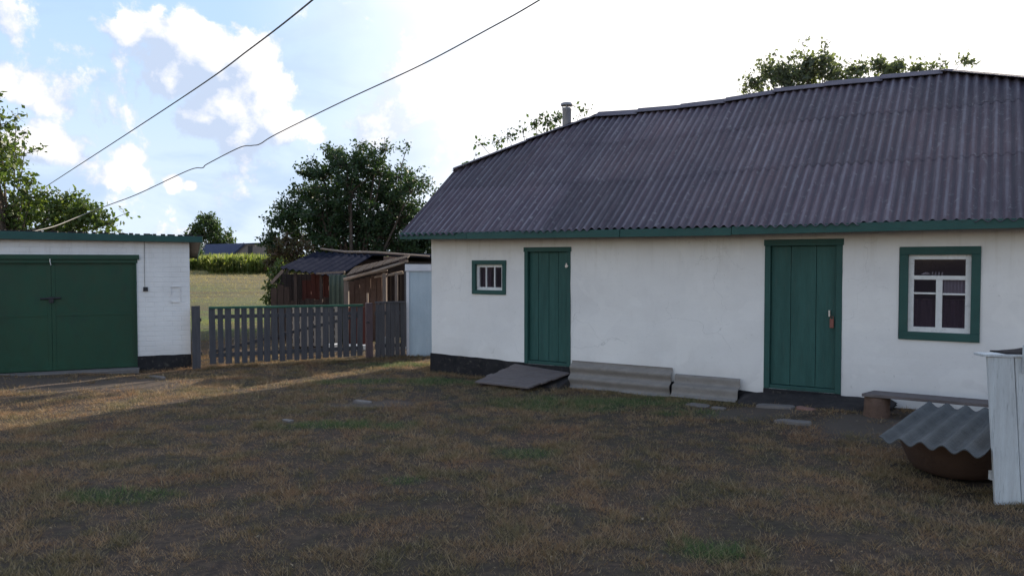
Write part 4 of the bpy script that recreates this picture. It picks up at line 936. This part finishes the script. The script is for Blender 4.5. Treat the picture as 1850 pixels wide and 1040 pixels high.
tot += tree('brown_bush', 'brownish drying bush at the left end of the hen shed', 19.5, [(505, 455, 22), (530, 462, 22), (515, 435, 16, .8), (495, 478, 14), (545, 450, 18, .8), (498, 500, 12, .7)], (512, 500), .08, 6, 'leaf_brown', 'bush', seed=10, th=.05)
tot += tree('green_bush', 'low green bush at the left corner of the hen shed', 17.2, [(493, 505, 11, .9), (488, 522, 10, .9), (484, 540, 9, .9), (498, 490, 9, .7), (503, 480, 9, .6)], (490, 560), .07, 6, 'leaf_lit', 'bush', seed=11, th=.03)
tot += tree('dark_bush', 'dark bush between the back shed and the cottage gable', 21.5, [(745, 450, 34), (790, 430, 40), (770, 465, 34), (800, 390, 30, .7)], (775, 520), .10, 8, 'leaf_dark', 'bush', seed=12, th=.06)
for k, (px, lab) in enumerate(((348, 'dark rounded shrub far off between garage roof and barn'), (300, 'far shrub mostly hidden behind the garage roof'))):
    tot += tree('far_shrub', lab, 100, [(px, 458, 12), (px + 12, 462, 10), (px - 10, 462, 10), (px + 4, 448, 9, .8)], (px, 470), .35, 8, 'leaf_dark', 'shrub', seed=13 + k, th=.1)
print('leaves', tot)

# ------------------------------------------------------------------ corn field
def corn():
    n = 5200; nr = np.random.default_rng(4); x = nr.uniform(-62, -8, n); y = nr.uniform(0, 1, n) ** 1.5 * 16 + 82 + .9 * np.sin(x * .35); z = hgt(x, y); V = []; 
    y -= 14 * sst(x, -33, -26)
    k = 9; N = n * k; bx_ = np.repeat(x, k); by = np.repeat(y, k); bz = np.repeat(hgt(x, y), k); hh = np.repeat(nr.uniform(.75, 1.5, n) , k)
    h0 = nr.uniform(.1, .9, N) * hh; an = nr.uniform(0, 2 * np.pi, N); ln = nr.uniform(.35, .8, N); w = nr.uniform(.03, .06, N)
    top = (np.arange(N) % k) == 0; h0[top] = 0; ln[top] = .08
    d = np.stack([np.cos(an), np.sin(an), np.zeros(N)], 1); s = np.stack([-np.sin(an), np.cos(an), np.zeros(N)], 1)
    B = np.stack([bx_, by, bz + h0], 1); up = np.array([0, 0, 1.])
    rise = np.where(top, hh * 1.05, ln * .5)[:, None]; tip = np.where(top, hh * 1.1, ln * nr.uniform(.0, .9, N))[:, None]
    M1 = B + d * (ln * .22)[:, None] + up * rise * 1.1; T1_ = B + d * (ln * .55)[:, None] + up * tip * 1.2
    W_ = s * w[:, None]; V = np.stack([B - W_ * .5, B + W_ * .5, M1 + W_, T1_, M1 - W_], 1).reshape(-1, 3); q = np.arange(N) * 5
    tag(np_mesh('corn', V, np.stack([q, q + 1, q + 2, q + 3, q + 4], 1), M['corn']), 'strip of tall green and yellow corn across the far field', 'corn', kind='stuff')
corn()

# ------------------------------------------------------------------ grass
def grass():
    gr = np.random.default_rng(33).uniform(0, 1, (512, 512))
    def v1(X, Y, c):
        x = X / c + 200; y = Y / c + 20; i = np.floor(x).astype(int); j = np.floor(y).astype(int); fx = x - i; fy = y - j; fx = fx * fx * (3 - 2 * fx); fy = fy * fy * (3 - 2 * fy)
        g = lambda a, b: gr[a % 512, b % 512]
        return (g(i, j) * (1 - fx) + g(i + 1, j) * fx) * (1 - fy) + (g(i, j + 1) * (1 - fx) + g(i + 1, j + 1) * fx) * fy
    def vno(X, Y): return sst(.5 * v1(X, Y, .14) + .3 * v1(X + 7, Y, .33) + .2 * v1(X, Y + 9, .8), .28, .72)
    nr = np.random.default_rng(9)
    def dens_pts(n, x0, x1, y0, y1): return nr.uniform(x0, x1, n), nr.uniform(y0, y1, n)
    parts = []
    # near yard inside a widened view wedge; tufts
    Y = (nr.uniform(3.2 ** 1.4, 13.6 ** 1.4, 105000)) ** (1 / 1.4); X = nr.uniform(-.86, .86, len(Y)) * Y
    parts.append((X, Y, 8))
    Y = np.sqrt(nr.uniform(12.0 ** 2, 22 ** 2, 9000)); X = nr.uniform(-.55, -.03, len(Y)) * Y
    parts.append((X, Y, 7))
    Y = nr.uniform(20, 80, 16000); X = nr.uniform(-.55, -.12, len(Y)) * Y
    parts.append((X, Y, 4))
    AX = []; AY = []; AH = []; AW = []
    for (X, Y, k) in parts:
        s = (X - GA.x) * gu.x + (Y - GA.y) * gu.y; q = (X - GA.x) * gn.x + (Y - GA.y) * gn.y
        t = (X - HA.x) * hu.x + (Y - HA.y) * hu.y; w = (X - HA.x) * hn.x + (Y - HA.y) * hn.y
        keep = ~((s < .02) & (q > -.12 - .1 * (s > -3))) & ~((t > -.04) & (w > -.05)) & ~((t > 1.35) & (t < 4.65) & (w > -.3)) & ~((t > 4.6) & (t < 6.3) & (w > -.32)) & ~((X > -1.85) & (Y > 13.38))
        keep &= np.hypot(X - bc.x, Y - bc.y) > .33
        bare = np.zeros(len(X))
        for (x, y, rx, ry) in BARE: bare = np.maximum(bare, 1.3 - np.hypot((X - x) / rx, (Y - y) / ry))
        green = np.zeros(len(X))
        for (x, y, rx, ry) in GREEN: green = np.maximum(green, np.clip(1.2 - np.hypot((X - x) / rx, (Y - y) / ry), 0, 1))
        lump = .5 + .25 * np.sin(X * 3.1 + 2 * np.sin(Y * 2.3)) * np.sin(Y * 3.7 + 1.5 * np.sin(X * 1.9)) + .32 * np.sin(X * 17 + 3 * np.sin(Y * 9.3 + X)) * np.sin(Y * 21 + 2.5 * np.sin(X * 7.9)) ; lump = np.clip(.35 * lump + .65 * vno(X, Y), 0, 1)
        keep &= nr.uniform(0, 1, len(X)) > np.clip(bare * 1.6, 0, .93)
        keep &= nr.uniform(0, 1, len(X)) < .10 + 1.0 * lump + green
        X, Y, green, lump = X[keep], Y[keep], green[keep], lump[keep]
        sz = nr.uniform(.6, 1.15, len(X)) * (.45 + 1.05 * lump + .4 * green) * (1 + .9 * (nr.uniform(0, 1, len(X)) > .97))
        AX.append(np.repeat(X, k)); AY.append(np.repeat(Y, k)); AH.append(np.repeat(sz, k))
    def along(P, Q, n, sp, s0, s1, k=7):
        t = nr.uniform(0, 1, n); cl = vno(t * 9 + P[0], t * 3 + P[1]); m_ = nr.uniform(0, 1, n) < .25 + cl; t = t[m_]
        d = np.array([Q[0] - P[0], Q[1] - P[1]]); nn = np.array([-d[1], d[0]]) / np.hypot(*d); o = nr.uniform(0, sp, len(t))
        AX.append(np.repeat(P[0] + d[0] * t + nn[0] * o, k)); AY.append(np.repeat(P[1] + d[1] * t + nn[1] * o, k)); AH.append(np.repeat(nr.uniform(s0, s1, len(t)) * (1 + cl[m_] if False else 1), k))
    def H2(t, w): p = HA + hu * t + hn * w; return (p.x, p.y)
    def G2(t, w): p = GA + gu * t + gn * w; return (p.x, p.y)
    along(H2(1.3, -.06), H2(-.05, -.06), 260, .10, .6, 1.9); along(H2(4.66, -.36), H2(2.45, -.28), 420, .10, .7, 2.2); along(H2(9, -.1), H2(6.3, -.1), 300, .1, .6, 1.8); along(H2(-.05, -.05), H2(-.05, 2.5), 200, .1, .8, 2.4)
    along(G2(.05, -.05), G2(-.75, -.05), 110, .1, .6, 1.8); along(G2(-.8, -.26), G2(-4, -.26), 160, .1, .3, .9); along((-1.85, 13.33), (-4.85, 11.85), 700, .14, .7, 2.4); along((-1.1, 13.38), (-1.85, 13.38), 90, .08, .8, 2.0)
    along((4.3, 5.20), (3.32, 5.23), 170, .07, .6, 1.7); along((3.2, 5.5), (3.0, 6.1), 60, .12, .6, 1.6); along((3.6, 5.52), (3.1, 5.62), 80, .1, .6, 1.5); along((.3, 10.0), (-.5, 10.5), 110, .09, .5, 1.3)
    # scattered coarse tufts and plantain-like clumps
    nt = 420; tY = (nr.uniform(3.3 ** 1.5, 13 ** 1.5, nt)) ** (1 / 1.5); tX = nr.uniform(-.8, .8, nt) * tY
    t = (tX - HA.x) * hu.x + (tY - HA.y) * hu.y; w = (tX - HA.x) * hn.x + (tY - HA.y) * hn.y; q = (tX - GA.x) * gn.x + (tY - GA.y) * gn.y
    kk = ~((t > -.1) & (w > -.5)) & ~(q > -.5) & (np.hypot(tX - bc.x, tY - bc.y) > .6); tX, tY = tX[kk], tY[kk]
    for rep, sp_ in ((22, .02), (20, .05)):
        AX.append(np.repeat(tX, rep) + nr.normal(0, sp_, len(tX) * rep)); AY.append(np.repeat(tY, rep) + nr.normal(0, sp_, len(tX) * rep)); AH.append(np.repeat(nr.uniform(.9, 2.1, len(tX)), rep))
    X = np.concatenate(AX); Y = np.concatenate(AY); S = np.concatenate(AH); N = len(X)
    rad = nr.uniform(0, .06, N); an = nr.uniform(0, 2 * np.pi, N); X = X + rad * np.cos(an); Y = Y + rad * np.sin(an)
    h = S * nr.uniform(.018, .046, N); h *= 1 + np.clip((Y - 20) / 14, 0, 4); lean = nr.uniform(.3, 1.3, N) * h; la = an + nr.normal(0, .8, N)
    fa = nr.uniform(0, 2 * np.pi, N); w = nr.uniform(.0018, .0036, N) * (1 + Y / 12)
    d = np.stack([np.cos(la), np.sin(la), 0 * la], 1); sd = np.stack([np.cos(fa), np.sin(fa), 0 * fa], 1) * w[:, None]
    B = np.stack([X, Y, hgt(X, Y) - .004], 1); up = np.array([0, 0, 1.])
    Tt = B + d * lean[:, None] + up * (h * nr.uniform(.75, 1.0, N))[:, None]
    V = np.stack([B - sd * .7, B + sd * .7, Tt], 1).reshape(-1, 3); q = np.arange(N) * 3
    print('blades', N)
    tag(np_mesh('grass', V, np.stack([q, q + 1, q + 2], 1), M['grass']), 'short patchy dry brown and green grass covering the yard', 'grass', kind='stuff')
grass()

def specks():
    nr = np.random.default_rng(77); n = 420; Y = nr.uniform(3.3, 13, n); X = nr.uniform(-.8, .8, n) * Y
    t = (X - HA.x) * hu.x + (Y - HA.y) * hu.y; w = (X - HA.x) * hn.x + (Y - HA.y) * hn.y; q = (X - GA.x) * gn.x + (Y - GA.y) * gn.y
    k = ~((t > -.1) & (w > -.5)) & ~(q > -.2) & (np.hypot(X - bc.x, Y - bc.y) > .6); X, Y = X[k], Y[k]; n = len(X)
    s = nr.uniform(.006, .016, n); a = nr.uniform(0, 6.28, n); c = np.stack([X, Y, hgt(X, Y) + .018 + nr.uniform(0, .012, n)], 1)
    u_ = np.stack([np.cos(a), np.sin(a), nr.normal(0, .3, n)], 1) * s[:, None]; v_ = np.stack([-np.sin(a), np.cos(a), nr.normal(0, .3, n)], 1) * (s * .55)[:, None]
    V = np.stack([c - u_, c - v_ + [0, 0, .004], c + u_, c + v_ + [0, 0, .004]], 1).reshape(-1, 3); q = np.arange(n) * 4
    tag(np_mesh('fallen_leaves', V, np.stack([q, q + 1, q + 2, q + 3], 1), M['leaf_fallen']), 'small dry fallen leaves strewn thinly over the yard', 'fallen leaves', kind='stuff')
M['leaf_fallen'] = leaf_mat('leaf_fallen', (.12, .08, .045), (.28, .23, .16), (.20, .14, .08), .1)
specks()
